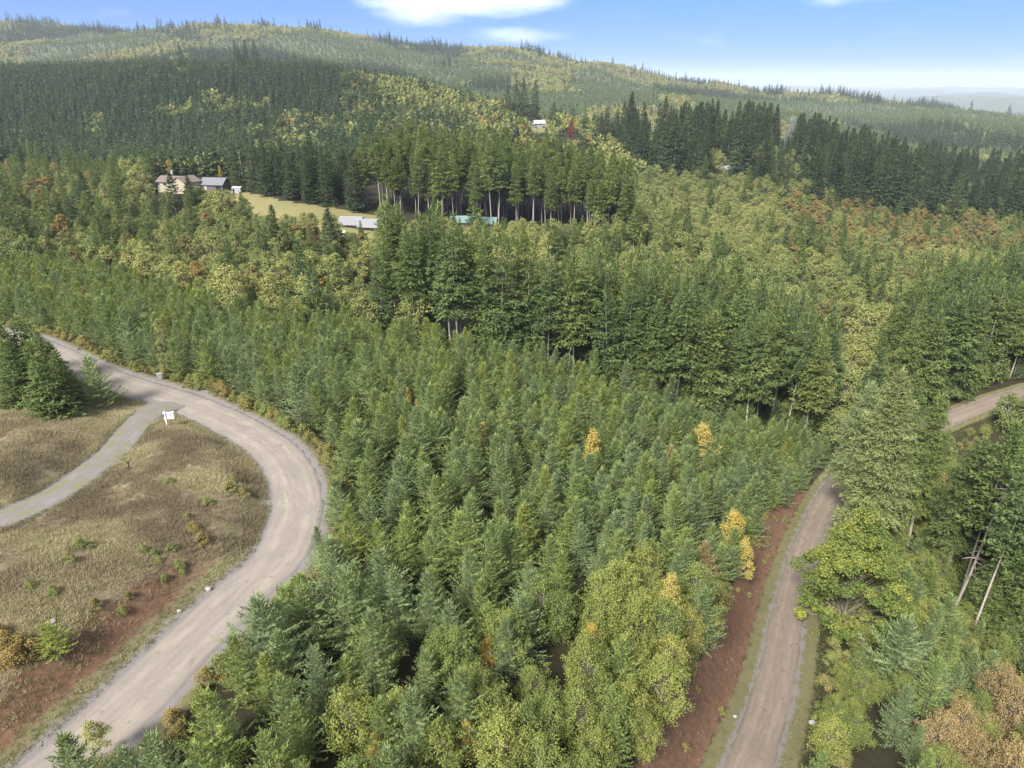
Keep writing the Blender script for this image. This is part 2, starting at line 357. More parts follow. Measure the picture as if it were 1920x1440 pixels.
# ground
def ground_mat():
    m, t, out = mat_new('ground_soil')
    p = N(t, 'ShaderNodeBsdfPrincipled', i_Roughness=0.95); p.inputs['Specular IOR Level'].default_value = 0.1
    co = N(t, 'ShaderNodeTexCoord').outputs['Object']
    def noise(s, d=6.0, r=0.6):
        n = N(t, 'ShaderNodeTexNoise', i_Scale=s, i_Detail=d, i_Roughness=r); t.links.new(co, n.inputs['Vector']); return n.outputs[0]
    def attr(nm): return N(t, 'ShaderNodeAttribute', attribute_type='GEOMETRY', attribute_name=nm).outputs['Fac']
    def edge(a, n, k=1.2):                        # break the border of a zone with noise
        return math_node(t, 'MULTIPLY_ADD', math_node(t, 'SUBTRACT', math_node(t, 'ADD', a, math_node(t, 'MULTIPLY', math_node(t, 'SUBTRACT', n, 0.5), k)), 0.5), 3.0, 0.5, clamp=True)
    n1, n2, n3 = noise(0.14, 5), noise(1.3, 7, 0.7), noise(9.0, 6, 0.75)
    ramp = N(t, 'ShaderNodeValToRGB'); e = ramp.color_ramp.elements
    e[0].position = 0.25; e[0].color = (0.122, 0.095, 0.062, 1); e[1].position = 0.75; e[1].color = (0.217, 0.177, 0.104, 1)
    t.links.new(math_node(t, 'ADD', math_node(t, 'MULTIPLY', n2, 0.6), math_node(t, 'MULTIPLY', n3, 0.4)), ramp.inputs[0])
    dry = mix_rgb(t, math_node(t, 'MULTIPLY', math_node(t, 'SUBTRACT', n1, 0.45), 4.0, clamp=True), ramp.outputs[0], (0.111, 0.089, 0.062))
    dry = mix_rgb(t, math_node(t, 'MULTIPLY', math_node(t, 'SUBTRACT', noise(0.4, 6), 0.56), 6.0, clamp=True), dry, (0.143, 0.155, 0.055))
    red = mix_rgb(t, math_node(t, 'MULTIPLY_ADD', math_node(t, 'SUBTRACT', math_node(t, 'ADD', math_node(t, 'MULTIPLY', n2, 0.6), math_node(t, 'MULTIPLY', noise(3.2, 6, 0.7), 0.4)), 0.5), 2.4, 0.5, clamp=True), (0.056, 0.032, 0.021), (0.170, 0.098, 0.060))
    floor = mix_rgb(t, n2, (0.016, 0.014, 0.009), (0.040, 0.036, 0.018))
    field = mix_rgb(t, math_node(t, 'MULTIPLY', noise(0.08, 5), 1.0), (0.172, 0.144, 0.072), (0.112, 0.120, 0.042))
    grav = mix_rgb(t, n3, (0.100, 0.090, 0.082), (0.180, 0.164, 0.150))
    verge = mix_rgb(t, n3, (0.084, 0.076, 0.038), (0.144, 0.128, 0.066))
    far = mix_rgb(t, noise(0.01, 5), (0.044, 0.060, 0.036), (0.076, 0.084, 0.044))
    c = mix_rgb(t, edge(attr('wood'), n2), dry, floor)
    c = mix_rgb(t, edge(attr('red'), noise(0.5, 6)), c, red)
    c = mix_rgb(t, edge(attr('verge'), n2), c, verge)
    c = mix_rgb(t, edge(attr('field'), n1, 0.4), c, field)
    c = mix_rgb(t, attr('far'), c, far)
    c = mix_rgb(t, edge(attr('gravel'), n2, 1.4), c, grav)
    t.links.new(c, p.inputs['Base Color'])
    b = N(t, 'ShaderNodeBump', i_Strength=0.6, i_Distance=0.15); t.links.new(n3, b.inputs['Height']); t.links.new(b.outputs[0], p.inputs['Normal'])
    t.links.new(p.outputs[0], out.inputs[0]); return m
M['ground'] = ground_mat()
def road_mat(name, light, dark, edgec, moss=None):
    m, t, out = mat_new(name)
    p = N(t, 'ShaderNodeBsdfPrincipled', i_Roughness=0.92); p.inputs['Specular IOR Level'].default_value = 0.12
    A1 = N(t, 'ShaderNodeAttribute', attribute_type='GEOMETRY', attribute_name='across').outputs['Fac']
    A2 = N(t, 'ShaderNodeAttribute', attribute_type='GEOMETRY', attribute_name='along').outputs['Fac']
    co = N(t, 'ShaderNodeTexCoord').outputs['Object']
    cv = N(t, 'ShaderNodeCombineXYZ'); t.links.new(A1, cv.inputs[0]); t.links.new(math_node(t, 'MULTIPLY', A2, 0.045), cv.inputs[1])
    st = N(t, 'ShaderNodeTexNoise', i_Scale=7.0, i_Detail=6.0, i_Roughness=0.6); t.links.new(cv.outputs[0], st.inputs['Vector'])
    fi = N(t, 'ShaderNodeTexNoise', i_Scale=11.0, i_Detail=6.0, i_Roughness=0.75); t.links.new(co, fi.inputs['Vector'])
    bl = N(t, 'ShaderNodeTexNoise', i_Scale=0.35, i_Detail=5.0); t.links.new(co, bl.inputs['Vector'])
    k = math_node(t, 'MULTIPLY_ADD', math_node(t, 'SUBTRACT', st.outputs[0], 0.5), 3.2, 0.5, clamp=True)
    trk = math_node(t, 'MULTIPLY_ADD', math_node(t, 'ABSOLUTE', math_node(t, 'SUBTRACT', math_node(t, 'ABSOLUTE', A1), 0.42)), -5.0, 1.0, clamp=True)
    k = math_node(t, 'ADD', math_node(t, 'MULTIPLY', k, 0.62), math_node(t, 'MULTIPLY', trk, 0.42), clamp=True)
    c = mix_rgb(t, k, dark, light)
    pn = N(t, 'ShaderNodeTexNoise', i_Scale=1.1, i_Detail=3.0); t.links.new(co, pn.inputs['Vector'])
    c = mix_rgb(t, math_node(t, 'MULTIPLY', math_node(t, 'SUBTRACT', pn.outputs[0], 0.60), 6.0, clamp=True), c, tuple(x * 0.8 for x in dark))
    c = mix_rgb(t, math_node(t, 'MULTIPLY_ADD', math_node(t, 'SUBTRACT', bl.outputs[0], 0.5), 2.0, 0.25, clamp=True), c, tuple(0.5 * (a + b) for a, b in zip(dark, edgec)))
    if moss:
        mk = math_node(t, 'MULTIPLY', math_node(t, 'MULTIPLY_ADD', math_node(t, 'SUBTRACT', bl.outputs[0], 0.46), 7.0, 0.3, clamp=True),
                       math_node(t, 'MULTIPLY_ADD', math_node(t, 'ABSOLUTE', math_node(t, 'SUBTRACT', math_node(t, 'ABSOLUTE', A1), 0.45)), -4.0, 1.2, clamp=True))
        c = mix_rgb(t, math_node(t, 'MULTIPLY', mk, 0.75), c, moss)
    ab = math_node(t, 'ABSOLUTE', A1)
    ek = math_node(t, 'MULTIPLY_ADD', math_node(t, 'SUBTRACT', math_node(t, 'ADD', ab, math_node(t, 'MULTIPLY', math_node(t, 'SUBTRACT', fi.outputs[0], 0.5), 0.5)), 0.86), 6.0, 0.5, clamp=True)
    c = mix_rgb(t, ek, c, edgec)
    c = mix_rgb(t, 0.55, c, mix_rgb(t, fi.outputs[0], (0.30, 0.28, 0.26), (1, 0.98, 0.95)), 'OVERLAY')
    t.links.new(c, p.inputs['Base Color'])
    b = N(t, 'ShaderNodeBump', i_Strength=0.5, i_Distance=0.05); t.links.new(fi.outputs[0], b.inputs['Height']); t.links.new(b.outputs[0], p.inputs['Normal'])
    t.links.new(p.outputs[0], out.inputs[0]); return m
M['lroad'] = road_mat('packed_gravel', (0.190, 0.170, 0.143), (0.130, 0.113, 0.098), (0.107, 0.100, 0.097))
M['rroad'] = road_mat('damp_gravel', (0.163, 0.134, 0.110), (0.109, 0.088, 0.072), (0.100, 0.084, 0.066))
M['drive'] = road_mat('grey_gravel', (0.140, 0.129, 0.122), (0.105, 0.098, 0.093), (0.102, 0.093, 0.080), moss=(0.105, 0.102, 0.038))

# ------------------------------------------------------------------ ground sheet and roads
ys = [-12.0]
while ys[-1] < 26000:
    y = ys[-1]; ys.append(y + (0.75 if y < 150 else 0.75 + (y - 150) * 0.016))
ys = np.array(ys); NC = 380
us = np.linspace(-1, 1, NC)
GX = us[None, :] * (125 + 0.92 * np.maximum(ys, 0))[:, None]; GY = np.repeat(ys[:, None], NC, 1)
h, dl, sl, dr, sr, dv, sv = land(GX, GY, True)
gx, gy, gz = GX.ravel(), GY.ravel(), h.ravel()
gu, gv, gt = project(gx, gy, gz)
FIELD = [(400, 352), (470, 362), (540, 378), (640, 392), (715, 408), (720, 440), (690, 470), (600, 450), (520, 425), (430, 400), (370, 385), (380, 362)]
FIELD2 = [(955, 205), (1000, 212), (1040, 222), (1035, 245), (1000, 250), (960, 235)]
infield = (in_poly(gu, gv, FIELD) & (gt > 190) & (gt < 330)) | (in_poly(gu, gv, FIELD2) & (gt > 500) & (gt < 760))
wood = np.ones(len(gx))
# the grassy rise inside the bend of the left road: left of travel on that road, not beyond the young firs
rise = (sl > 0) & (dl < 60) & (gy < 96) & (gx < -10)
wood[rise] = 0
bank = (sr > 0) & (dr < 8.5) & (gy < 112)
rverge = (dr < 4.6)
redz = np.where(bank, 1.0, 0.0) * sstep(RW + 1.3, RW + 2.0, dr) * (1 - sstep(6.4, 7.6, dr))
redl = (rise * (1 - sstep(4.5, 9.5, dl)) * sstep(LW + 1.0, LW + 2.2, dl) * (1 - sstep(42, 62, gy)))
gravel = np.maximum.reduce([1 - sstep(LW + 0.1, LW + 1.3, dl), 1 - sstep(RW, RW + 0.7, dr), 1 - sstep(DW, DW + 0.8, dv)])
verge = np.maximum(np.where(sr > 0, 1 - sstep(RW + 1.2, RW + 2.0, dr), 1 - sstep(RW + 1.0, RW + 2.6, dr)), 0.7 * (1 - sstep(LW + 1.2, LW + 2.5, dl)))
idx = np.arange(len(ys) * NC).reshape(len(ys), NC)
gf = np.stack((idx[:-1, :-1], idx[:-1, 1:], idx[1:, 1:], idx[1:, :-1]), -1).reshape(-1, 4)
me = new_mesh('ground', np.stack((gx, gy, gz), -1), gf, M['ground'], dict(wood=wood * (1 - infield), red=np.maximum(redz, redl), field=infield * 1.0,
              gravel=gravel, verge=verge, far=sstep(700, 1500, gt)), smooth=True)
tag(link('ground', me), kind='structure')

def ribbon(name, S, w, mat, i0=0, flare=None):
    S = S[i0:]; T = np.gradient(S[:, :2], axis=0); T /= np.linalg.norm(T, axis=1)[:, None]
    Nn = np.stack((-T[:, 1], T[:, 0]), -1); L = np.concatenate(([0], np.cumsum(np.linalg.norm(np.diff(S[:, :2], axis=0), axis=1))))
    ac = np.array([-1.06, -1.0, -0.8, -0.55, -0.3, 0, 0.3, 0.55, 0.8, 1.0, 1.06])
    prof = np.array([-0.20, -0.04, 0.03, 0.015, 0.05, 0.06, 0.05, 0.015, 0.03, -0.04, -0.20])
    V = []; aa = []; al = []
    for i, p in enumerate(S):
        wl = w * (1 + 0.10 * (vnoise(L[i:i + 1] * 0.35, np.array([w * 7.0]))[0] - 0.5) + 0.05 * (vnoise(L[i:i + 1] * 1.7, np.array([w * 3.0]))[0] - 0.5))
        wr_ = w * (1 + 0.10 * (vnoise(L[i:i + 1] * 0.35, np.array([w * 11.0]))[0] - 0.5) + 0.05 * (vnoise(L[i:i + 1] * 1.7, np.array([w * 5.0]))[0] - 0.5))
        if flare: wl *= flare(L[i]); wr_ *= flare(L[i])
        for a, q in zip(ac, prof):
            ww = wl if a > 0 else wr_
            V.append((p[0] + Nn[i, 0] * a * ww, p[1] + Nn[i, 1] * a * ww, p[2] + q - 0.05)); aa.append(a); al.append(L[i])
    k = len(ac); n = len(S)
    id2 = np.arange(n * k).reshape(n, k)
    f = np.stack((id2[:-1, :-1], id2[1:, :-1], id2[1:, 1:], id2[:-1, 1:]), -1).reshape(-1, 4)
    me = new_mesh(name, V, f, mat, dict(across=aa, along=al), smooth=True)
    return tag(link(name, me), kind='structure')
ribbon('gravel_road', SL, LW, M['lroad'])
ribbon('forest_road', SR, RW, M['rroad'])
ribbon('gravel_driveway', SDV, DW, M['drive'], flare=lambda l: 1 + 0.7 * math.exp(-max(0.0, l - 3.0) / 5.0))

# ------------------------------------------------------------------ plants as meshes
class Kites:
    """many narrow leaf or twig blades collected into one mesh"""
    def __init__(s, seed): s.r = np.random.default_rng(seed); s.P = []; s.D = []; s.L = []; s.Wd = []; s.U = []; s.S = []
    def add(s, P, D, L, Wd, U=None, S=None):
        n = len(P); s.P.append(P); s.D.append(D / (np.linalg.norm(D, axis=1)[:, None] + 1e-9)); s.L.append(np.broadcast_to(L, n)); s.Wd.append(np.broadcast_to(Wd, n))
        s.U.append(s.r.normal(size=(n, 3)) if U is None else U); s.S.append(s.r.random(n) if S is None else np.broadcast_to(S, n))
    def mesh(s, name, mat, mid=0.45):
        P, D, U = (np.concatenate(a) for a in (s.P, s.D, s.U)); L, Wd, S = (np.concatenate(a) for a in (s.L, s.Wd, s.S))
        X = np.cross(D, U); X /= (np.linalg.norm(X, axis=1)[:, None] + 1e-9)
        m = P + D * (L * mid)[:, None]
        V = np.stack((P, m - X * (Wd / 2)[:, None], P + D * L[:, None], m + X * (Wd / 2)[:, None]), 1).reshape(-1, 3)
        f = np.arange(len(V)).reshape(-1, 4)
        return new_mesh(name, V, f, mat, dict(shade=np.repeat(S, 4)))

def fir_mesh(name, seed, H, R, z0, mat, step=0.42, nb=6, twig=0.30, tw=0.075, ts=0.13, sub=False, taper=0.85, up=(52, 8), droop=0.0, gap=0.0, nmax=9999, belly=0.0, ragged=0.0):
    """whorled conifer crown: boughs of decreasing length carrying side sprays"""
    k = Kites(seed); r = k.r
    z = z0
    while z < H - 0.10:
        f = (z - z0) / (H - z0)
        Lb = R * (1 - f) ** taper * (1 - belly * (1 - f) ** 6) + 0.10 * (R ** 0.5)
        n = max(3, int(round(nb * r.uniform(0.8, 1.2))))
        ph0 = r.uniform(0, 2 * pi)
        for b in range(n):
            if r.random() < gap: continue
            ph = ph0 + 2 * pi * b / n + r.normal(0, 0.22)
            L = Lb * r.uniform(0.72 - 0.2 * ragged, 1.18 + 0.14 * ragged); zz = z + r.uniform(-0.5, 0.5) * step
            e = radians(up[1] + (up[0] - up[1]) * f ** 1.6 + r.normal(0, 6))
            d = np.array((cos(ph) * cos(e), sin(ph) * cos(e), sin(e)))
            side = np.array((-sin(ph), cos(ph), 0.0)); o = np.array((0, 0, zz))
            ns = max(3, int(L / ts)); s = (np.arange(ns) + r.random(ns)) / ns
            s = s[s > 0.12]
            sag = (-droop * L * s ** 2 + 0.10 * L * s ** 3)
            P = o + d * (L * s)[:, None]; P[:, 2] += sag
            sg = np.where(r.random(len(s)) < 0.5, -1.0, 1.0)
            ang = r.uniform(0.6, 1.05, len(s))
            bs = r.random() * 0.6
            tl = twig * (1.25 - 0.75 * s) * r.uniform(0.7, 1.25, len(s))
            if sub: tl = np.minimum(tl * (0.6 + 1.6 * np.minimum(L / 3.0, 1.2)), L * 0.5)
            D = d * np.cos(ang)[:, None] + side * (sg * np.sin(ang))[:, None]
            D[:, 2] += r.normal(0.02 - droop * 0.5, 0.16, len(s))
            U = np.array((0, 0, 1.0)) + r.normal(0, 0.55, (len(s), 3))
            if not sub:
                k.add(P, D, tl, tw * r.uniform(0.7, 1.3, len(s)), U, bs + 0.4 * r.random(len(s)))
            else:
                # each side spray carries its own short twigs
                m = 5; q = np.repeat(np.arange(len(s)), m); sp = r.uniform(0.05, 0.95, len(q))
                PP = P[q] + D[q] * (tl[q] * sp)[:, None]
                DD = D[q] * 0.75 + r.normal(0, 0.5, (len(q), 3)); DD[:, 2] *= 0.6; DD[:, 2] -= droop * 0.4
                k.add(PP, DD, tl[q] * r.uniform(0.35, 0.6, len(q)), tw * r.uniform(0.7, 1.4, len(q)), U[q] + r.normal(0, 0.3, (len(q), 3)), bs + 0.4 * r.random(len(q)))
            tip = o + d * (L * 0.86); tip[2] += -droop * L * 0.74 + 0.064 * L
            k.add(tip[None], (d + np.array((0, 0, 0.1 + 0.35 * ragged)))[None], twig * (0.9 + 0.35 * ragged), tw, np.array([[0, 0, 1.0]]), bs + 0.3)
        z += step * r.uniform(0.8, 1.2) * (1.0 if f < 0.7 else 0.75)
    # leader
    n = 10; zz = H - np.linspace(0.05, 0.75, n); ph = r.uniform(0, 6.28, n)
    k.add(np.stack((0 * zz, 0 * zz, zz), -1), np.stack((np.cos(ph), np.sin(ph), np.full(n, 1.3)), -1), twig * 0.7, tw * 0.8)
    k.add(np.array([[0, 0, H - 0.5]]), np.array([[0, 0, 1.0]]), 0.62, tw)
    return k.mesh(name, mat)
def trunk_mesh(name, H, r0, mat, bend=0.0, n=6, limbs=None):
    g = Geo(); pts = [(bend * sin(q * 2.2) * H * 0.02, bend * cos(q * 3) * H * 0.012, H * q) for q in (-0.03, 0.1, 0.3, 0.5, 0.7, 0.85, 0.97)]
    g.tube(pts, [r0 * a for a in (1.35, 1.0, 0.82, 0.52, 0.28, 0.14, 0.04)], n)
    for a, b, rr in (limbs or []):
        a = np.array(a); b = np.array(b); m = (a + b) / 2 + np.array((0, 0, 0.06 * np.linalg.norm(b - a)))
        g.tube([a, m, b], [rr, rr * 0.65, rr * 0.2], 4, cap=False)
    return g.mesh(name, mat, smooth=True)
def broadleaf(name, seed, H, R, mat, barkmat, nclump=46, nleaf=90, leaf=0.13, cr=0.55, z0=0.25, shape=1.0, r0=0.09, stems=1, upleaf=0.5, flat=0.75, jag=0.0):
    """limbs to leaf clumps filling an uneven crown; returns crown mesh and trunk mesh"""
    k = Kites(seed); r = k.r; limbs = []
    for c in range(nclump):
        f = (c + r.random()) / nclump                   # height in crown
        prof = max(0.06, (math.sin(pi * min(1, 0.12 + 0.88 * f ** shape)) ** 0.75)) if f < 0.97 else 0.1
        a = r.uniform(0, 2 * pi); rad = R * prof * math.sqrt(r.uniform(0.12, 1.0)) * r.uniform(0.8 - 0.3 * jag, 1.12 + 0.25 * jag)
        z = H * (z0 + (0.98 - z0) * f) * (1 + 0.12 * jag * r.normal()) - 0.10 * H * (rad / R) ** 2 * (1 - f)
        p = np.array((rad * cos(a), rad * sin(a), z))
        zb = max(0.06 * H, z - rad * r.uniform(0.8, 1.4) - 0.06 * H)
        limbs.append(((0, 0, zb), p, r0 * 0.32))
        n = int(nleaf * r.uniform(0.6, 1.4)); s = cr * r.uniform(0.65, 1.3)
        o = r.normal(size=(n, 3)); o /= np.linalg.norm(o, axis=1)[:, None]; o *= (s * r.random(n) ** 0.45)[:, None]; o[:, 2] *= flat
        D = r.normal(size=(n, 3)); D[:, 2] -= 0.3
        oc = p / (np.linalg.norm(p[:2]) + 0.3 * R); oc[2] = 0.5
        U = r.normal(size=(n, 3)) * 0.75 + np.array((0, 0, upleaf * 2)) + o / s * 1.7 + oc * 0.8
        sh = r.random() * 0.5
        k.add(p + o, D, leaf * r.uniform(0.7, 1.4, n), leaf * 0.72 * r.uniform(0.7, 1.3, n), U, sh + 0.5 * r.random(n))
    return k.mesh(name, mat), trunk_mesh(name + '_trunk', H * 0.72, r0, barkmat, 1.0, 5, limbs)

MESH = {}
def kind(key, arr): MESH[key] = arr
# young plantation firs
kind('young', [(fir_mesh('young_fir_crown', 10 + i, H, R, 0.15, M['fir'], step=0.32, nb=7, twig=0.42, tw=0.082, ts=0.066, up=(62, 24), droop=0.05, taper=0.80, belly=0.1, gap=0.06, ragged=1.0),
                trunk_mesh('young_fir_trunk', H, 0.06, M['bark']), H, R) for i, (H, R) in enumerate([(7.2, 2.5), (6.4, 2.5), (7.8, 2.4), (6.0, 2.3), (6.9, 2.75), (5.3, 2.1), (7.5, 2.25), (6.6, 2.6)])])
# mature firs with clear stems
kind('tall', [(fir_mesh('tall_fir_crown', 40 + i, H, R, z0, M['tallfir'], step=0.55, nb=6, twig=0.95, tw=0.20, ts=0.20, sub=True, taper=0.88, up=(48, -10), droop=0.16, gap=0.14, belly=0.25, ragged=0.9),
               trunk_mesh('tall_fir_trunk', H, 0.20, M['palebark'], 1.0), H, R) for i, (H, R, z0) in enumerate([(26, 3.9, 9.5), (28, 3.5, 12.5), (24, 4.1, 5.5), (27, 3.5, 11.0), (23, 4.2, 2.0)])])
kind('stem', [(fir_mesh('stem_fir_crown', 50 + i, H, R, z0, M['tallfir'], step=0.60, nb=6, twig=1.0, tw=0.28, ts=0.25, sub=True, taper=0.60, up=(48, -6), droop=0.12, gap=0.06, belly=0.3),
               trunk_mesh('stem_fir_trunk', H, 0.20, M['palebark'], 1.0), H, R) for i, (H, R, z0) in enumerate([(29, 3.4, 13.5), (31, 3.2, 15.5), (28, 3.7, 11.0)])])
kind('pine', [(fir_mesh('pointed_fir_crown', 55 + i, H, R, z0, M['tallfir'], step=0.46, nb=6, twig=0.95, tw=0.24, ts=0.24, sub=True, taper=0.85, up=(46, -4), droop=0.12, gap=0.05),
               trunk_mesh('pointed_fir_trunk', H, 0.18, M['bark'], 0.5), H, R) for i, (H, R, z0) in enumerate([(15, 3.1, 0.8), (17, 3.2, 1.2), (13, 2.9, 0.5)])])
kind('wall', [(fir_mesh('dark_fir_crown', 60 + i, H, R, z0, M['darkfir'], step=0.85, nb=6, twig=1.4, tw=0.46, ts=0.42, sub=True, taper=0.75, up=(46, -8), droop=0.14, gap=0.05),
               trunk_mesh('dark_fir_trunk', H, 0.26, M['bark'], 1.0), H, R) for i, (H, R, z0) in enumerate([(30, 4.4, 2.5), (33, 4.6, 4.0), (27, 4.2, 1.5)])])
kind('big', [(fir_mesh('big_fir_crown', 70 + i, H, R, z0, M['tallfir'], step=0.40, nb=7, twig=0.78, tw=0.125, ts=0.15, sub=True, taper=0.62, up=(46, -14), droop=0.20, gap=0.20, belly=0.15, ragged=1.3),
              trunk_mesh('big_fir_trunk', H, 0.30, M['palebark'], 1.0, 8), H, R) for i, (H, R, z0) in enumerate([(31, 5.4, 6.5), (29, 4.7, 9.5), (27, 4.9, 5.0)])])
# broadleaved
def blk(n, seed, name, mat, bark, **kw):
    out = []
    for i in range(n):
        q = {a: (b[i % len(b)] if isinstance(b, list) else b) for a, b in kw.items()}
        c, t = broadleaf(name, seed + i, mat=mat, barkmat=bark, **q); out.append((c, t, q['H'], q['R']))
    return out
kind('sapling', blk(4, 100, 'alder_sapling_crown', M['sapling'], M['bark'], H=[5.9, 6.6, 5.4, 6.2], R=[2.3, 2.5, 2.4, 2.1], nclump=170, nleaf=52, leaf=0.135, cr=0.50, z0=0.10, shape=1.7, r0=0.06, upleaf=0.35, flat=1.25, jag=0.5))
kind('alder', blk(5, 120, 'alder_crown', M['alder'], M['palebark'], H=[12.0, 13.5, 11.0, 12.5, 10.0], R=[3.5, 3.8, 3.6, 3.2, 3.4], nclump=56, nleaf=56, leaf=0.46, cr=1.2, z0=0.18, shape=1.35, r0=0.14, upleaf=0.3))
kind('maple', blk(3, 140, 'maple_crown', M['maple'], M['bark'], H=[14.0, 12.0, 13.0], R=[5.2, 4.8, 4.3], nclump=52, nleaf=60, leaf=0.50, cr=1.15, z0=0.16, shape=0.7, r0=0.22, upleaf=0.8, flat=0.45))
kind('bigmaple', blk(1, 150, 'bigleaf_maple_crown', M['greenmaple'], M['bark'], H=12.0, R=5.0, nclump=190, nleaf=260, leaf=0.21, cr=0.85, z0=0.12, shape=0.7, r0=0.09, upleaf=0.7, flat=0.6, jag=0.6))
kind('willow', blk(2, 160, 'willow_crown', M['gold'], M['palebark'], H=[7.0, 6.2], R=[2.2, 1.6], nclump=60, nleaf=70, leaf=0.16, cr=0.5, z0=0.15, shape=0.6, r0=0.06))
kind('birch', blk(2, 170, 'birch_crown', M['alder'], M['palebark'], H=[9.0, 6.0], R=[1.6, 0.7], nclump=56, nleaf=60, leaf=0.16, cr=0.45, z0=0.1, shape=0.8, r0=0.06))
kind('bush', blk(3, 180, 'bush_leaves', M['bramble'], M['bark'], H=[1.5, 1.2, 1.8], R=[1.3, 1.1, 1.2], nclump=34, nleaf=46, leaf=0.15, cr=0.42, z0=0.05, shape=0.55, r0=0.03))
# far trees are single meshes
def far_conifer(name, seed, H, R, mat):
    k = Kites(seed); r = k.r; n = 92
    f = np.sort(r.random(n)) ** 0.9; ph = r.uniform(0, 2 * pi, n); L = R * (1 - f) ** 0.85 * r.uniform(0.75, 1.25, n) + 0.35
    P = np.stack((0 * f, 0 * f, H * (0.08 + 0.90 * f)), -1); D = np.stack((np.cos(ph), np.sin(ph), -0.25 + 0.5 * f), -1)
    k.add(P, D, L, L * 0.62 + 0.25, np.array((0, 0, 1.0)) + r.normal(0, 0.5, (n, 3)))
    return k.mesh(name, mat, 0.6)
def far_round(name, seed, H, R, mat):
    k = Kites(seed); r = k.r; n = 130
    o = r.normal(size=(n, 3)); o /= np.linalg.norm(o, axis=1)[:, None]
    lob = 0.78 + 0.3 * np.sin(o[:, 0] * 4 + seed) * np.cos(o[:, 1] * 5 + seed)
    P = o * lob[:, None] * np.array((R, R, H * 0.46)); P[:, 2] += H * 0.52
    k.add(P, r.normal(size=(n, 3)), R * 0.52, R * 0.42, o + r.normal(0, 0.5, (n, 3)) + np.array((0, 0, 0.5)))
    return k.mesh(name, mat)
kind('farcon', [(far_conifer('conifer', 200 + i, H, R, M['darkfir']), None, H, R) for i, (H, R) in enumerate([(17, 2.9), (19, 3.1), (15, 2.7), (18, 2.5)])])
kind('farpale', [(far_conifer('young_conifer', 210 + i, H, R, M['fir']), None, H, R) for i, (H, R) in enumerate([(9, 2.4), (8, 2.6), (10, 2.3)])])
kind('fardec', [(far_round('broadleaf_tree', 220 + i, H, R, M['alder']), None, H, R) for i, (H, R) in enumerate([(12, 4.6), (11, 4.0), (13, 5.0)])])
kind('farmaple', [(far_round('maple_tree', 230 + i, H, R, M['maple']), None, H, R) for i, (H, R) in enumerate([(13, 5.2), (12, 4.8)])])

# ------------------------------------------------------------------ where trees grow
PLANT = [(-200, 1600), (200, 1330), (330, 1210), (500, 1010), (560, 900), (560, 800), (480, 740), (330, 690), (150, 640), (60, 610), (-160, 560), (-160, 440), (0, 445), (150, 470),
         (300, 505), (440, 540), (560, 572), (680, 592), (800, 615), (950, 650), (1100, 680), (1280, 705), (1450, 745), (1560, 765), (1575, 850), (1500, 960), (1440, 1060), (1400, 1150), (1350, 1280), (1300, 1560)]
ALDERF = [(640, 1210), (780, 1130), (1000, 1110), (1150, 1070), (1230, 1010), (1345, 1080), (1380, 1150), (1340, 1280), (1300, 1560), (380, 1560), (560, 1350)]
BACKFIR = [(1690, 700), (1800, 660), (2060, 620), (2060, 690), (1880, 725), (1700, 745)]
BELT = [(640, 515), (720, 450), (800, 455), (950, 495), (1080, 520), (1200, 515), (1330, 530), (1450, 560), (1560, 620), (1570, 690), (1400, 650), (1250, 615), (1100, 595), (900, 570), (640, 560)]
RIGHTTALL = [(1700, 560), (1800, 520), (2060, 500), (2060, 600), (1820, 620), (1720, 650)]
MIDLEFT = [(-160, 445), (0, 440), (150, 465), (300, 500), (440, 535), (560, 565), (640, 560), (640, 515), (700, 455), (640, 450), (600, 435), (520, 415), (430, 398), (370, 385), (280, 352), (200, 300), (0, 275), (-160, 285)]
ROW2 = [(640, 290), (700, 272), (760, 262), (960, 265), (1060, 280), (1170, 320), (1200, 395), (1100, 405), (900, 395), (780, 380), (690, 372)]
FRONT2 = [(690, 455), (720, 430), (800, 420), (1000, 430), (1200, 430), (1200, 500), (950, 490), (800, 452)]
HILL = [(-250, 300), (0, 280), (200, 300), (420, 315), (650, 320), (700, 290), (800, 262), (900, 250), (860, 215), (780, 190), (700, 150), (640, 120), (640, 60), (-250, 60)]
SPUR = [(640, 120), (650, 95), (760, 130), (860, 165), (990, 200), (960, 250), (900, 250), (860, 215), (780, 190), (700, 150)]
DARKR = [(1120, 215), (1300, 205), (1500, 235), (1700, 275), (2060, 310), (2060, 400), (1900, 380), (1700, 355), (1500, 325), (1330, 290), (1200, 255)]
RTALL = [(1560, 800), (1720, 760), (1800, 830), (1960, 800), (2080, 800), (2080, 1120), (1850, 1130), (1760, 1060), (1690, 1000)]
RLOW = [(1480, 1600), (1520, 1300), (1560, 1190), (1740, 1090), (2080, 1120), (2080, 1600)]

# clear strips kept free so that the buildings stay in view: (u0, u1, v of the roof line, depth in front of which nothing may rise above it)
DARKB = [(420, 330), (440, 275), (640, 270), (665, 330), (690, 392), (600, 375), (540, 362), (470, 345)]
SIGHT = [(292, 384, 345, 286), (386, 430, 348, 284), (434, 462, 356, 282), (470, 640, 398, 255), (644, 706, 428, 248), (858, 882, 424, 243), (904, 922, 424, 243), (1000, 1022, 232, 585), (1768, 1876, 785, 140), (1338, 1385, 322, 440), (1062, 1086, 236, 560), (1468, 1494, 250, 600), (735, 1180, 408, 262, 1)]

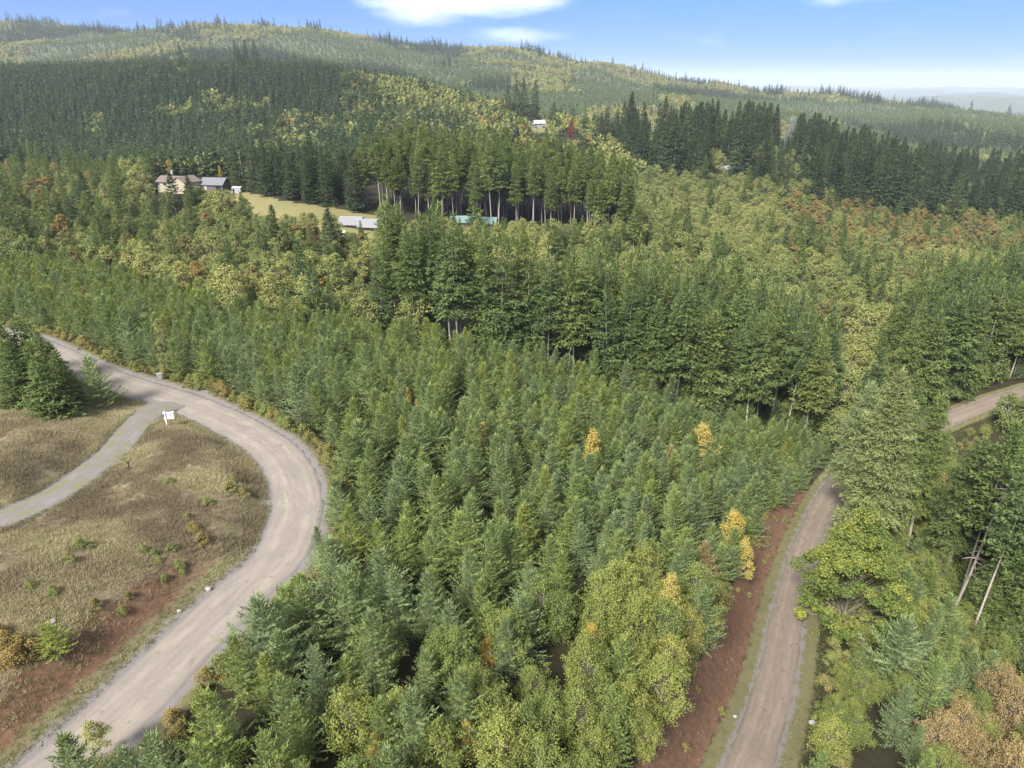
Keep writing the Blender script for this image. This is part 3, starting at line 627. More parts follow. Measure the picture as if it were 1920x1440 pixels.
POOL = {}                                              # kind -> list of (x, y, z, variant, scale, rz, tint, px height, zone)
def put(kindk, x, y, z, sc=1.0, tint=0.5, zone='', var=None):
    vs_ = MESH[kindk]; i = random.randrange(len(vs_)) if var is None else var
    H = vs_[i][2] * sc
    u, v, t = project(x, y, z); u2, v2, t2 = project(x, y, z + H)
    POOL.setdefault(kindk, []).append([x, y, z, i, sc, random.uniform(0, 6.283), tint, float(v - v2), zone, float(u2), float(v2), float(t)])
def grid(x0, x1, y0, y1, s):
    gx_, gy_ = np.meshgrid(np.arange(x0, x1, s), np.arange(y0, y1, s)); gx_ = gx_.ravel() + rng.uniform(-0.45, 0.45, gx_.size) * s; gy_ = gy_.ravel() + rng.uniform(-0.45, 0.45, gy_.size) * s
    return gx_, gy_
def cand(x, y, Hc):
    z, dl, sl, dr, sr, dv, sv = land(x, y, True); u, v, t = project(x, y, z + 0.75 * Hc)
    ub, vb, tb = project(x, y, z)
    ok = (dl > LW + np.where(y < 52, 1.9, np.where((sl < 0) & (y > 62), 3.0, 1.4))) & (dr > np.where(sr > 0, np.where(y < 100, 6.9, 4.6), RW + 2.4)) & (dv > DW + 2) & (u > -260) & (u < 2180) & (v < 1750) & (y > 8)
    ok &= ~((sl > 0) & (dl < 60) & (y < 97) & (x < -10))                      # open grass
    return z, u, v, t, ok, ub, vb
def sight_ok(x, y, z, H, R, t):
    u2, v2, t2 = project(x, y, z + H); ub, vb, tb = project(x, y, z + 0.3 * H)
    w = R * F / t * 0.8
    for u0, u1, vr, d, *only in SIGHT:
        if only:
            if d * 0.8 < t < d - 8 and u2 + w > u0 and u2 - w < u1 and v2 < vr: return False
            continue
        if t < d + 6 and t > d * (0.8 if 850 < u0 < 930 else 0.45) and u2 + w > u0 and u2 - w < u1 and v2 < vr: return False
        if abs(t - d) < 9 and u2 + w > u0 and u2 - w < u1: return False
    return True

# --- plantation
x, y = grid(-130, 150, 10, 200, 3.0)
z, u, v, t, ok, ub, vb = cand(x, y, 6.5)
pl = in_poly(u, v, PLANT) | in_poly(u, v, BACKFIR)
al = in_poly(u, v, ALDERF)
for i in np.where(ok & pl)[0]:
    patch = fbm(np.array([x[i] * 0.09]), np.array([y[i] * 0.09]), 3)[0]
    if al[i] and random.random() < (0.72 if u[i] > 1000 or v[i] > 1250 else 0.55):
        if True:
            put('sapling', x[i], y[i], z[i] - 0.1, random.uniform(0.72, 1.12), min(1, max(0, 0.22 + 0.5 * (patch - 0.5) + random.gauss(0, 0.16) + (0.20 if u[i] > 1150 else 0))), 'front')
    else:
        if random.random() < 0.012 and not al[i]:
            put('young', x[i], y[i], z[i] - 0.1, random.uniform(0.7, 1.05), random.random(), 'dead'); continue
        zone = 'plant' if (sl is not None and x[i] > -30 and y[i] < 150 and u[i] < 1600) else ('back' if u[i] > 1600 else 'left')
        put('young', x[i], y[i], z[i] - 0.1, random.choice([random.uniform(0.74, 1.16), random.uniform(0.85, 1.1), random.uniform(0.6, 1.22)]), min(1, max(0, 0.36 + (patch - 0.5) * 0.6 + random.gauss(0, 0.24))), zone)
# --- near right side below the forest road
x, y = grid(20, 150, 14, 150, 3.1)
z, u, v, t, ok, ub, vb = cand(x, y, 8.0)
sdr = road_dist(SR, x, y)
low = in_poly(u, v, RLOW) & (sdr[2] < 0)
for i in np.where(ok & low)[0]:
    if sdr[0][i] < RW + 3.5: continue
    q = random.random()
    brown = u[i] > 1770 and v[i] > 1250
    if brown and q < 0.6: put('sapling', x[i], y[i], z[i], random.uniform(0.8, 1.15), random.uniform(0.6, 1.0), 'rust')
    elif q < 0.5: put('young', x[i], y[i], z[i], random.uniform(0.55, 1.05), random.uniform(0.0, 0.6), 'right')
    elif q < 0.85: put('sapling', x[i], y[i], z[i], random.uniform(0.5, 0.9), random.uniform(0.0, 0.55), 'right')
RMID = [(1570, 900), (1700, 815), (1760, 805), (1900, 750), (2060, 740), (2060, 1130), (1700, 1130), (1570, 1100)]
x, y = grid(40, 170, 50, 170, 3.4)
z, u, v, t, ok, ub, vb = cand(x, y, 6.0)
sdr = road_dist(SR, x, y)
for i in np.where(ok & in_poly(u, v, RMID) & (sdr[2] < 0) & (sdr[0] > 5) & (t < 160))[0]:
    h_ = random.uniform(0.5, 0.95)
    if not sight_ok(x[i], y[i], z[i], 6.5 * h_, 2, t[i]): h_ = 0.35
    if random.random() < 0.75: put('young', x[i], y[i], z[i] - 0.1, h_, random.uniform(0, 0.8), 'right')
    else: put('sapling', x[i], y[i], z[i] - 0.1, h_, random.uniform(0, 0.7), 'right')
x, y = grid(40, 190, 30, 170, 6.0)
z, u, v, t, ok, ub, vb = cand(x, y, 26.0)
sdr = road_dist(SR, x, y)
for i in np.where(ok & in_poly(u, v, RTALL) & (sdr[2] < 0) & (sdr[0] > 7) & (t > 86) & ~((u > 1530) & (u < 1790) & (t < 128)) & ~((u > 1700) & (u < 1915) & (t < 104)))[0]:
    if sight_ok(x[i], y[i], z[i], 27, 4, t[i]): put('big' if t[i] < 128 else 'tall', x[i], y[i], z[i], random.uniform(0.6, 0.98), random.uniform(0.1, 0.9), 'ravine')
# --- belt of tall firs behind the plantation, and the clump by the far bend
x, y = grid(-80, 190, 130, 240, 3.9)
z, u, v, t, ok, ub, vb = cand(x, y, 26.0)
for i in np.where(ok & (in_poly(u, v, BELT) | in_poly(u, v, RIGHTTALL)))[0]:
    q = random.random(); H = random.uniform(0.82, 1.1)
    while H > 0.45 and not sight_ok(x[i], y[i], z[i], 26 * H, 3, t[i]): H *= 0.88
    if q < 0.98:
        put('tall', x[i], y[i], z[i], H, min(1, max(0, random.gauss(0.42, 0.22))), 'belt')
# --- row with clear stems at the field edge
x, y = grid(-90, 80, 235, 330, 5.4)
z, u, v, t, ok, ub, vb = cand(x, y, 28.0)
for i in np.where(ok & in_poly(u, v, ROW2) & ~in_poly(ub, vb, FIELD))[0]:
    if sight_ok(x[i], y[i], z[i], 28, 3, t[i]): put('stem', x[i], y[i], z[i], random.choice([random.uniform(0.7, 0.9), random.uniform(0.85, 1.02), random.uniform(0.95, 1.15)]) * (0.88 if u[i] < 760 else 0.92), random.uniform(0.3, 1.0), 'row')
# --- everything between about 170 m and 1 km
def mid(x0, x1, y0, y1, s, Hc):
    x, y = grid(x0, x1, y0, y1, s); z, u, v, t, ok, ub, vb = cand(x, y, Hc)
    ok &= ~(in_poly(ub, vb, FIELD) & (t > 190) & (t < 330)) & ~(in_poly(ub, vb, FIELD2) & (t > 500) & (t < 760)) & (t > 128)
    ok &= ~(pl_any(u, v) & (t < 190))
    return x, y, z, u, v, t, ok, ub, vb
def pl_any(u, v): return in_poly(u, v, PLANT) | in_poly(u, v, BACKFIR)
x, y, z, u, v, t, ok, ub, vb = mid(-330, 360, 130, 430, 5.0, 11.0)
inmid = in_poly(u, v, MIDLEFT); darkb = in_poly(u, v, DARKB) & (t > 262); fr = in_poly(u, v, FRONT2); belt = in_poly(u, v, BELT) | in_poly(u, v, RIGHTTALL); hill = in_poly(u, v, HILL) | in_poly(u, v, SPUR); dark = in_poly(u, v, DARKR); row = in_poly(u, v, ROW2)
for i in np.where(ok & ~hill & ~dark & ~row & (u > -150) & (u < 2070))[0]:
    if (belt[i] or (v[i] > 575 and 690 < u[i] < 1560)) and t[i] < 215 and random.random() < 0.985: continue
    patch = fbm(np.array([x[i] * 0.022 + 3]), np.array([y[i] * 0.022]), 3)[0]; q = random.random(); tn = min(1, max(0, 0.42 + (patch - 0.5) * 1.2 + random.gauss(0, 0.2)))
    def go(kk, sc, tint, zone):
        H, R = MESH[kk][0][2] * sc, MESH[kk][0][3] * sc
        for tr_ in range(3):
            if sight_ok(x[i], y[i], z[i], H, R, t[i]): put(kk, x[i], y[i], z[i] - 0.2, sc, tint, zone); return
            sc *= 0.72; H *= 0.72; R *= 0.72
    if darkb[i]:
        if random.random() < 0.85: put('wall', x[i], y[i], z[i] - 0.2, random.uniform(0.45, 0.72), random.uniform(0.1, 0.6), 'fieldside')
        continue
    brownzone = (1480 < u[i] < 1960 and 350 < v[i] < 470)
    if brownzone and q < 0.42: go('maple', random.uniform(0.7, 1.05), random.uniform(0.1, 0.7), 'right')
    elif fr[i]: go('pine', random.uniform(0.75, 1.15), random.uniform(0.3, 0.8), 'front') if q < 0.4 else go('alder', random.uniform(0.7, 1.0), min(1, tn + 0.2), 'mid')
    elif q < (0.74 if inmid[i] else 0.78): go('alder', random.uniform(0.62, 1.0) * (0.8 if inmid[i] else 1.05), min(1, tn + 0.08), 'left' if inmid[i] else 'mid')
    elif q < 0.94: go('pine', random.uniform(0.6, 1.25), random.uniform(0.1, 0.8), 'scatter') if patch < 0.56 or q < 0.82 else go('alder', random.uniform(0.7, 1.05), tn, 'mid')
    else: go('maple', random.uniform(0.55, 0.9), random.uniform(0.0, 0.8), 'mid')
# dark conifers on the right shoulder
x, y, z, u, v, t, ok, ub, vb = mid(20, 520, 360, 640, 7.5, 29.0)
for i in np.where(ok & in_poly(u, v, DARKR))[0]:
    pt = fbm(np.array([x[i] * 0.03]), np.array([y[i] * 0.03 + 4]), 3)[0]
    if pt > 0.51 and random.random() < 0.8:
        if random.random() < 0.7: put('alder', x[i], y[i], z[i] - 0.3, random.uniform(0.8, 1.2), random.uniform(0.2, 0.8), 'mid')
        continue
    hs = random.choice([random.uniform(0.5, 0.8), random.uniform(0.75, 1.0), random.uniform(0.85, 1.2)]) * (0.72 + 0.9 * (0.56 - min(pt, 0.56)) / 0.3)
    if sight_ok(x[i], y[i], z[i], 30 * hs, 4, t[i]): put('wall', x[i], y[i], z[i] - 0.3, min(1.2, hs), min(1, max(0, random.gauss(0.3, 0.22))), 'shoulder')
# dark hill and its yellow spur
x, y, z, u, v, t, ok, ub, vb = mid(-760, 200, 320, 1000, 5.2, 15.0)
hill = in_poly(u, v, HILL); spur = in_poly(u, v, SPUR)
for i in np.where(ok & (hill | spur))[0]:
    patch = fbm(np.array([x[i] * 0.012 + 9]), np.array([y[i] * 0.012]), 3)[0]; q = random.random()
    if not sight_ok(x[i], y[i], z[i], 16, 3, t[i]): continue
    if spur[i] and q < 0.75 or (hill[i] and patch > 0.62 and q < 0.45) or (hill[i] and u[i] > 640 and v[i] < 250 and q < 0.35):
        if q < 0.035: put('farmaple', x[i], y[i], z[i], random.uniform(0.6, 0.95), random.uniform(0.1, 0.8), 'hill')
        elif random.random() < 0.75: put('fardec', x[i], y[i], z[i], random.uniform(0.6, 0.95), random.uniform(0.1, 0.7), 'hill')
    else: put('farcon', x[i], y[i], z[i] - 0.3, random.uniform(0.75, 1.08), min(1, max(0, random.gauss(0.26, 0.2))), 'hill')
# filling in behind, up to a kilometre
x, y, z, u, v, t, ok, ub, vb = mid(-150, 900, 400, 1000, 8.5, 14.0)
oth = ~(in_poly(u, v, HILL) | in_poly(u, v, SPUR) | in_poly(u, v, DARKR))
for i in np.where(ok & oth & (t > 330) & (v < 330))[0]:
    patch = fbm(np.array([x[i] * 0.012 + 2]), np.array([y[i] * 0.012]), 3)[0]; q = random.random()
    if t[i] < 430 and not (u[i] > 900 and v[i] < 300): continue
    if not sight_ok(x[i], y[i], z[i], 17, 4, t[i]): continue
    if q < 0.35 + (patch - 0.5): put('farcon', x[i], y[i], z[i] - 0.3, random.uniform(0.8, 1.4), random.uniform(0.0, 0.5), 'hill')
    elif q < 0.9: put('fardec', x[i], y[i], z[i], random.uniform(0.6, 1.0), random.uniform(0.1, 0.8), 'hill')
    else: put('farmaple', x[i], y[i], z[i], random.uniform(0.6, 0.95), random.uniform(0.1, 0.8), 'hill')
# far slopes and the skyline ridge
for (y0, y1, s) in ((1000, 1700, 8.5), (1700, 2900, 11.5), (2900, 5200, 26.0)):
    x, y = grid(-0.80 * y1, 0.86 * y1, y0, y1, s)
    m = (np.abs(x) < 0.85 * y); x, y = x[m], y[m]
    z, u, v, t, ok, ub, vb = cand(x, y, 12.0)
    p1 = fbm(x * 0.0042, y * 0.0034, 4); p2 = fbm(x * 0.0042 + 31, y * 0.0036, 3); q = rng.random(len(x)); q2 = rng.random(len(x))
    right = sstep(1150, 1450, u) * (1 - sstep(1500, 2300, t))
    for i in np.where(ok & (u > -60) & (u < 1980))[0]:
        if right[i] > 0.5 and p1[i] < 0.62 or (p1[i] < 0.47 and t[i] < 1900): 
            put('farpale', x[i], y[i], z[i], 0.8 + 0.5 * q[i], min(1, max(0, 0.25 + 0.3 * (q2[i] - 0.5))), 'far')
        elif p2[i] < 0.45 or q[i] < 0.10: put('farcon', x[i], y[i], z[i] - 0.3, 0.8 + 0.75 * q2[i], 0.2 + 0.4 * q[i], 'ridge' if t[i] > 1700 else 'far')
        elif q[i] < 0.93: put('fardec', x[i], y[i], z[i], (0.65 + 0.4 * q2[i]), 0.45 + 0.55 * q2[i], 'far')
        else: put('farmaple', x[i], y[i], z[i], 0.6 + 0.4 * q2[i], 0.3 + 0.6 * q2[i], 'far')
    if y0 == 1700:                                     # tall old conifers in clumps along the crest
        ui, vi, ti = project(x, y, z); b_ = np.clip(((ui + 100) / 12).astype(int), 0, 180); mn = np.full(181, 1e9); np.minimum.at(mn, b_, vi)
        cl_ = vnoise(ui * 0.022, ui * 0 + 3.3)
        for i in np.where((vi < mn[b_] + 3.5) & ok & (ui > -60) & (ui < 1980))[0]:
            if random.random() < 0.02 + 0.9 * max(0, cl_[i] - 0.52) * 2.2: put('farcon', x[i], y[i], z[i] - 0.5, random.uniform(1.1, 2.2), random.uniform(0, 0.4), 'ridge')

# --- brambles and bushes along the roads
def along(S, off, i0, i1, step, jit=0.5):
    T = np.gradient(S[:, :2], axis=0); T /= np.linalg.norm(T, axis=1)[:, None]
    out = []
    for i in range(i0, i1, step):
        o = off(); out.append((S[i, 0] - T[i, 1] * o + random.uniform(-jit, jit), S[i, 1] + T[i, 0] * o + random.uniform(-jit, jit)))
    return out
nL, nR = len(SL), len(SR)
for pts_, zone_, keep, s0, s1 in ((along(SL, lambda: -(LW + random.uniform(1.5, 3.0)), int(nL * 0.30), nL - 10, 1), 'lverge', 0.8, 0.5, 1.0),
                                  (along(SL, lambda: -(LW + random.uniform(0.9, 2.4)), int(nL * 0.08), int(nL * 0.30), 1, 0.3), 'lverge', 0.8, 0.35, 0.8),
                                  (along(SR, lambda: -(RW + random.uniform(8, 28)), 40, int(nR * 0.66), 1, 2.0), 'ravine', 0.9, 0.8, 1.5),
                                  (along(SR, lambda: -(RW + random.uniform(8, 28)), 60, int(nR * 0.62), 2, 2.0), 'ravine', 0.9, 0.8, 1.5),
                                  (along(SR, lambda: -(RW + random.uniform(3.6, 6.5)), 20, int(nR * 0.72), 2, 0.9), 'rverge', 0.8, 0.5, 1.1),
                                  (along(SR, lambda: RW + random.uniform(5.2, 7.2), 10, int(nR * 0.6), 2, 0.6), 'banktop', 0.8, 0.6, 1.2),
                                  (along(SR, lambda: RW + random.uniform(1.6, 4.6), 6, int(nR * 0.6), 4, 0.6), 'bank', 0.6, 0.22, 0.5)):
    for x_, y_ in pts_:
        if random.random() < keep: put('bush', x_, y_, float(land(np.array([x_]), np.array([y_]))[0]) - 0.05, random.uniform(s0, s1), random.uniform(0, 0.85), zone_)

# ------------------------------------------------------------------ trees as things; the far mass as stuff
def tintword(kk, t):
    k_ = 0 if t < 0.3 else 1 if t < 0.6 else 2
    if kk == 'young': return ('bluish', 'green', 'yellowish')[k_]
    if kk in ('tall', 'big', 'stem', 'pine', 'wall', 'farcon', 'farpale'): return ('dark', 'green', 'olive')[k_]
    if kk in ('sapling', 'alder', 'fardec'): return ('green', 'olive', 'yellow')[k_]
    return ('olive', 'rusty', 'orange')[k_]
WHERE = {
    ('bush', 'lverge'): ('bramble bush', 'the left road verge', 'bramble bushes on the left road verge'),
    ('bush', 'ravine'): ('leafy bush', 'the ravine floor', 'bushes on the ravine floor'),
    ('bush', 'rverge'): ('leafy bush', 'the right road verge', 'bushes on the right verge of the forest road'),
    ('bush', 'bank'): ('weedy tuft', 'the red bank face', 'weeds on the face of the red bank'),
    ('bush', 'banktop'): ('leafy bush', 'the red bank top', 'bushes on top of the red bank'),
    ('young', 'plant'): ('young fir', 'the central plantation', 'young firs in the plantation between the roads'),
    ('young', 'dead'): ('browned fir', 'the young stands', 'browned young firs'),
    ('young', 'left'): ('young fir', 'the left stand', 'young firs behind the left road'),
    ('young', 'back'): ('young fir', 'the right stand', 'young firs behind the right road'),
    ('young', 'right'): ('small fir', 'the right thicket', 'small firs right of the forest road'),
    ('sapling', 'front'): ('alder sapling', 'the thicket at bottom centre', 'alder saplings at the front of the plantation'),
    ('sapling', 'right'): ('leafy sapling', 'the right thicket', 'leafy saplings right of the forest road'),
    ('sapling', 'rust'): ('brown sapling', 'the bottom right clump', 'brown saplings in the bottom right corner'),
    ('tall', 'belt'): ('mature fir', 'the middle belt', 'tall firs behind the plantation'),
    ('stem', 'row'): ('bare stemmed fir', 'the fieldside row', 'tall firs along the field'),
    ('pine', 'front'): ('pointed fir', 'the green roof woodland', 'firs in front of the tall row'),
    ('pine', 'scatter'): ('pointed fir', 'the mixed wood', 'firs scattered among the broadleaf trees'),
    ('big', 'ravine'): ('mature fir', 'the right ravine', 'tall firs in the right ravine'),
    ('tall', 'ravine'): ('mature fir', 'the right ravine', 'tall firs in the right ravine'),
    ('wall', 'fieldside'): ('dense conifer', 'the field edge', 'dark conifers behind the field'),
    ('wall', 'shoulder'): ('dense conifer', 'the right skyline band', 'dark conifers on the right shoulder'),
    ('alder', 'left'): ('rounded alder', 'the tan house wood', 'alders below the house'),
    ('alder', 'mid'): ('rounded alder', 'the right slope wood', 'alders on the right slope'),
    ('maple', 'mid'): ('spreading maple', 'the mixed wood', 'maples among the alders'),
    ('maple', 'right'): ('spreading maple', 'the brown slope', 'maples on the right slope'),
    ('farcon', 'hill'): ('hill conifer', 'the dark hill', 'conifers on the dark hill'),
    ('fardec', 'hill'): ('rounded tree', 'the yellow spur', 'broadleaf trees on the hill'),
    ('farmaple', 'hill'): ('hill maple', 'the wooded hill', 'maples on the hill'),
}
def zone_labels(kk, single):
    """which one: size, tint and the corner of its own stand it is in"""
    out = {}
    byz = {}
    for q in single: byz.setdefault(q[8], []).append(q)
    for zone, qs in byz.items():
        nm, pl_, grp = WHERE.get((kk, zone), ('tree', 'the far hills', 'trees on the far hills'))
        n = len(qs)
        su = sorted(q[9] for q in qs); sv_ = sorted(q[10] for q in qs); ss = sorted(q[4] for q in qs)
        kq = 5 if n > 60 else 3
        def rank(arr, x_, k_): return min(k_ - 1, int(k_ * np.searchsorted(arr, x_) / max(1, len(arr))))
        cols = ['far left', 'left', 'middle', 'right', 'far right'] if kq == 5 else ['left', 'middle', 'right']
        rows = ['rearmost', 'rear', 'central', 'front', 'nearest'] if kq == 5 else ['rear', 'central', 'front']
        for q in qs:
            a = rank(sv_, q[10], kq); b = rank(su, q[9], kq); c = rank(ss, q[4], 3)
            out[id(q)] = (f"{('small', 'medium', 'large')[c]} {tintword(kk, q[6])} {nm} at {rows[a]} {cols[b]} of {pl_}", grp)
    same = {}
    for q in single: same.setdefault(out[id(q)][0], []).append(q)
    ORD = ['leftmost', 'second from left', 'third from left', 'fourth from left', 'fifth from left', 'sixth from left', 'seventh from left', 'eighth from left'] + [w_ + ' from left' for w_ in 'ninth tenth eleventh twelfth thirteenth fourteenth fifteenth sixteenth seventeenth eighteenth nineteenth twentieth'.split()]
    for lab_, qs in same.items():
        if 1 < len(qs) <= len(ORD):
            for k_, q in enumerate(sorted(qs, key=lambda q: q[9])): out[id(q)] = (('rightmost' if k_ == len(qs) - 1 else ORD[k_]) + ' ' + lab_, out[id(q)][1])
    return out
NAMES = dict(big='tall_fir', stem='slender_fir', pine='pointed_fir', young='young_fir', sapling='alder_sapling', tall='tall_fir', wall='dark_conifer', alder='alder_tree', maple='maple_tree', farcon='hill_conifer', farpale='young_conifer', fardec='broadleaf_tree', farmaple='hill_maple', bush='bush')
REF = {}
def add_tree(kk, i, loc, rz, sc, tint, name, label, cat, group=None, mat=None):
    c, tmesh, H, R = MESH[kk][i]
    if tmesh is None:
        o = link(name, c, None, loc, rz, sc); o['tint'] = tint; tag(o, label, cat, group)
        REF.setdefault((kk, i), (o, None)); return o
    root = thing(name, label, cat, loc, rz, group); gw = random.uniform(0.86, 1.16); root.scale = (sc * gw, sc * gw, sc)
    root.rotation_euler = (random.gauss(0, 0.022), random.gauss(0, 0.022), rz)
    a = link('crown', c, root); a['tint'] = tint
    b = link('trunk', tmesh, root)
    if mat is not None:
        a.material_slots[0].link = 'OBJECT'; a.material_slots[0].material = mat
    else: REF.setdefault((kk, i), (a, b))
    return root
def stuff_forest(name, kk, items):
    P = np.array([(q[0], q[1], q[2]) for q in items])
    me = bpy.data.meshes.new(name); me.vertices.add(len(P)); me.vertices.foreach_set('co', P.astype(np.float32).ravel())
    for an, k_, ty in (('variant', 3, 'INT'), ('size', 4, 'FLOAT'), ('turn', 5, 'FLOAT'), ('tint', 6, 'FLOAT')):
        a = me.attributes.new(an, ty, 'POINT'); a.data.foreach_set('value', np.array([q[k_] for q in items], np.int32 if ty == 'INT' else np.float32))
    o = link(name, me); tag(o, kind='stuff')
    ng = bpy.data.node_groups.new(name, 'GeometryNodeTree')
    ng.interface.new_socket('Geometry', in_out='INPUT', socket_type='NodeSocketGeometry'); ng.interface.new_socket('Geometry', in_out='OUTPUT', socket_type='NodeSocketGeometry')
    gi = ng.nodes.new('NodeGroupInput'); go_ = ng.nodes.new('NodeGroupOutput'); jo = ng.nodes.new('GeometryNodeJoinGeometry')
    def nattr(nm, ty):
        n = ng.nodes.new('GeometryNodeInputNamedAttribute'); n.data_type = ty; n.inputs[0].default_value = nm; return n.outputs[0]
    va, si, tu = nattr('variant', 'INT'), nattr('size', 'FLOAT'), nattr('turn', 'FLOAT')
    rot = ng.nodes.new('ShaderNodeCombineXYZ'); ng.links.new(tu, rot.inputs[2])
    for i in range(len(MESH[kk])):
        if (kk, i) not in REF: continue
        cmpn = ng.nodes.new('FunctionNodeCompare'); cmpn.data_type = 'INT'; cmpn.operation = 'EQUAL'
        ng.links.new(va, cmpn.inputs[2]); cmpn.inputs[3].default_value = i
        src = ng.nodes.new('GeometryNodeJoinGeometry')
        for ob in REF[(kk, i)]:
            if ob is None: continue
            on = ng.nodes.new('GeometryNodeObjectInfo'); on.inputs[0].default_value = ob; on.transform_space = 'ORIGINAL'
            ng.links.new(on.outputs['Geometry'], src.inputs[0])
        ins = ng.nodes.new('GeometryNodeInstanceOnPoints')
        ng.links.new(gi.outputs[0], ins.inputs['Points']); ng.links.new(cmpn.outputs[0], ins.inputs['Selection']); ng.links.new(src.outputs[0], ins.inputs['Instance'])
        ng.links.new(rot.outputs[0], ins.inputs['Rotation']); ng.links.new(si, ins.inputs['Scale'])
        ng.links.new(ins.outputs[0], jo.inputs[0])
    ng.links.new(jo.outputs[0], go_.inputs[0])
    md = o.modifiers.new('forest', 'NODES'); md.node_group = ng
    return o
STUFFNAME = dict(bush='undergrowth', big='ravine_firs', stem='clear_stemmed_firs', pine='scattered_firs', young='plantation_firs', sapling='alder_thicket', tall='distant_firs', wall='conifer_wood', alder='alder_wood', maple='maple_wood', farcon='hillside_conifers', farpale='hillside_plantation', fardec='hillside_broadleaf_wood', farmaple='hillside_maples')
def visible(q): return -20 < q[9] < 1940 and q[10] < 1440 and q[10] + q[7] > -10
print('POOL', {k_: len(v_) for k_, v_ in POOL.items()})
for kk, items in POOL.items():
    items.sort(key=lambda q: (not visible(q), -q[7]))
    lim = 300
    single, rest = items[:lim], items[lim:]
    if kk in ('farpale',): single, rest = items[:len(MESH[kk])], items[len(MESH[kk]):]
    # make sure every variant exists among the singles
    for i in range(len(MESH[kk])):
        if not any(q[3] == i for q in single):
            for q in rest:
                if q[3] == i: single.append(q); rest.remove(q); break
    zl_ = zone_labels(kk, single)
    for q in single:
        lab_, grp = zl_[id(q)]
        add_tree(kk, q[3], (q[0], q[1], q[2]), q[5], q[4], q[6], NAMES[kk], lab_, 'bush' if kk == 'bush' else 'tree', grp, mat=M['rust'] if q[8] in ('rust', 'dead') else None)
    if rest: stuff_forest(STUFFNAME[kk], kk, rest)

# ------------------------------------------------------------------ trees one can point at
def ground_at(u, v, t0=18.0, t1=900.0):
    """first point of the land along a ray"""
    ts = np.concatenate((np.arange(t0, 200, 0.5), np.arange(200, t1, 2.0))); P = np.array((0, 0, CAMZ)) + ray(u, v)[None] * ts[:, None]
    hh = land(P[:, 0], P[:, 1]); k = np.where(P[:, 2] <= hh)[0]
    i = k[0] if len(k) else len(ts) - 1
    return np.array((P[i, 0], P[i, 1], hh[i])), ts[i]
def special(kk, i, u, vtop, t, name, label, tint=0.5, mat=None, hmin=2.0, hmax=40.0, wide=1.0, cat='tree', group=None):
    """a tree whose top stands at this direction and distance; its height follows from the land"""
    p = at_t(u, vtop, t); g = float(land(np.array([p[0]]), np.array([p[1]]))[0]); H = min(hmax, max(hmin, p[2] - g))
    s = H / MESH[kk][i][2]
    o = add_tree(kk, i, (p[0], p[1], g - 0.15), random.uniform(0, 6.28), s, tint, name, label, cat, group, mat)
    o.scale = (s * wide, s * wide, s); return o
# firs at the bend of the right road
for n_, (u, v, t, i, w, lab) in enumerate([(1690, 692, 104, 0, 0.95, 'tallest olive fir beside the bend of the forest road'), (1632, 716, 112, 1, 0.9, 'tall fir behind and left of the tallest roadside fir'),
                                  (1772, 742, 110, 1, 0.85, 'tall fir just right of the tallest roadside fir'), (1722, 700, 118, 0, 0.85, 'tall fir standing behind the tallest roadside fir')]):
    special('big', i, u, v, t, 'tall_fir', lab, (0.9, 0.1, 0.7, 0.4)[n_], mat=M['lightfir'] if n_ < 2 else None, wide=w)
special('stem', 0, 1908, 790, 99, 'tall_fir', 'fir with long bare pale stem at the right edge', 0.5, wide=0.9)
p_, t_ = ground_at(1827, 1192)
add_tree('stem', 1, (p_[0], p_[1], p_[2] - 0.2), 1.0, 0.95, 0.25, 'tall_fir', 'fir on a long straight pale stem in the lower right ravine', 'tree')
special('bigmaple', 0, 1622, 978, 84, 'maple_tree', 'broad green and orange maple overhanging the right side of the forest road', 0.3, wide=0.98)
special('young', 4, 1712, 1150, 74, 'young_fir', 'bushy open fir right of the forest road below the maple', 0.1, wide=1.15, hmax=11)
special('maple', 1, 1452, 600, 166, 'maple_tree', 'orange maple at the foot of the dark fir belt', 0.95, wide=0.85, hmax=15)
special('maple', 0, 605, 512, 158, 'maple_tree', 'brown orange maple left of the tall fir belt', 0.6, hmax=12)
for u, v, t, tn, lab in [(668, 520, 160, 0.4, 'olive alder just left of the foot of the tall fir belt'), (690, 545, 154, 0.2, 'green alder at the left foot of the tall fir belt'), (650, 535, 154, 0.6, 'yellowish alder between the brown maple and the tall fir belt')]:
    special('alder', 1, u, v, t, 'alder_tree', lab, tn, hmin=6, hmax=13)
special('willow', 0, 1322, 768, 118, 'willow_tree', 'pale golden willow in the right part of the plantation', 0.12, wide=1.25, hmax=9)
special('willow', 1, 1386, 935, 92, 'yellow_sapling', 'orange leaved sapling on top of the red bank', 0.22, hmax=8)
special('willow', 1, 1408, 968, 90, 'yellow_shrub', 'bright yellow shrub on the edge of the red bank', 0.1, hmax=6, cat='shrub')
p_, t_ = ground_at(311, 706)
add_tree('birch', 0, (p_[0], p_[1] + 1.0, p_[2] - 0.2), 1.0, 1.0, 0.78, 'birch_tree', 'pale yellow birch on the far verge of the left road', 'tree')
for u, v, t, tn, lab in [(764, 735, 101, 0.45, 'taller of the two bright yellow saplings left of the plantation centre'), (782, 757, 98, 0.55, 'short orange yellow sapling right beside the taller yellow one'),
                         (808, 738, 103, 0.4, 'yellow sapling right of the pair in the plantation'), (907, 800, 92, 0.5, 'small yellow tip in the middle of the plantation'), (1112, 812, 97, 0.4, 'yellow tipped sapling beside a pale fir in the plantation'),
                         (975, 1048, 74, 0.8, 'small orange sapling low in the centre of the plantation'), (1262, 1082, 68, 0.0, 'yellow sapling among the alders above the red bank'), (655, 790, 92, 0.9, 'rusty sapling on the plantation edge by the road bend')]:
    special('birch', 1, u, v - 10, t, 'yellow_sapling', lab, tn * 0.6, mat=M['gold'], hmax=9.5, wide=1.0)
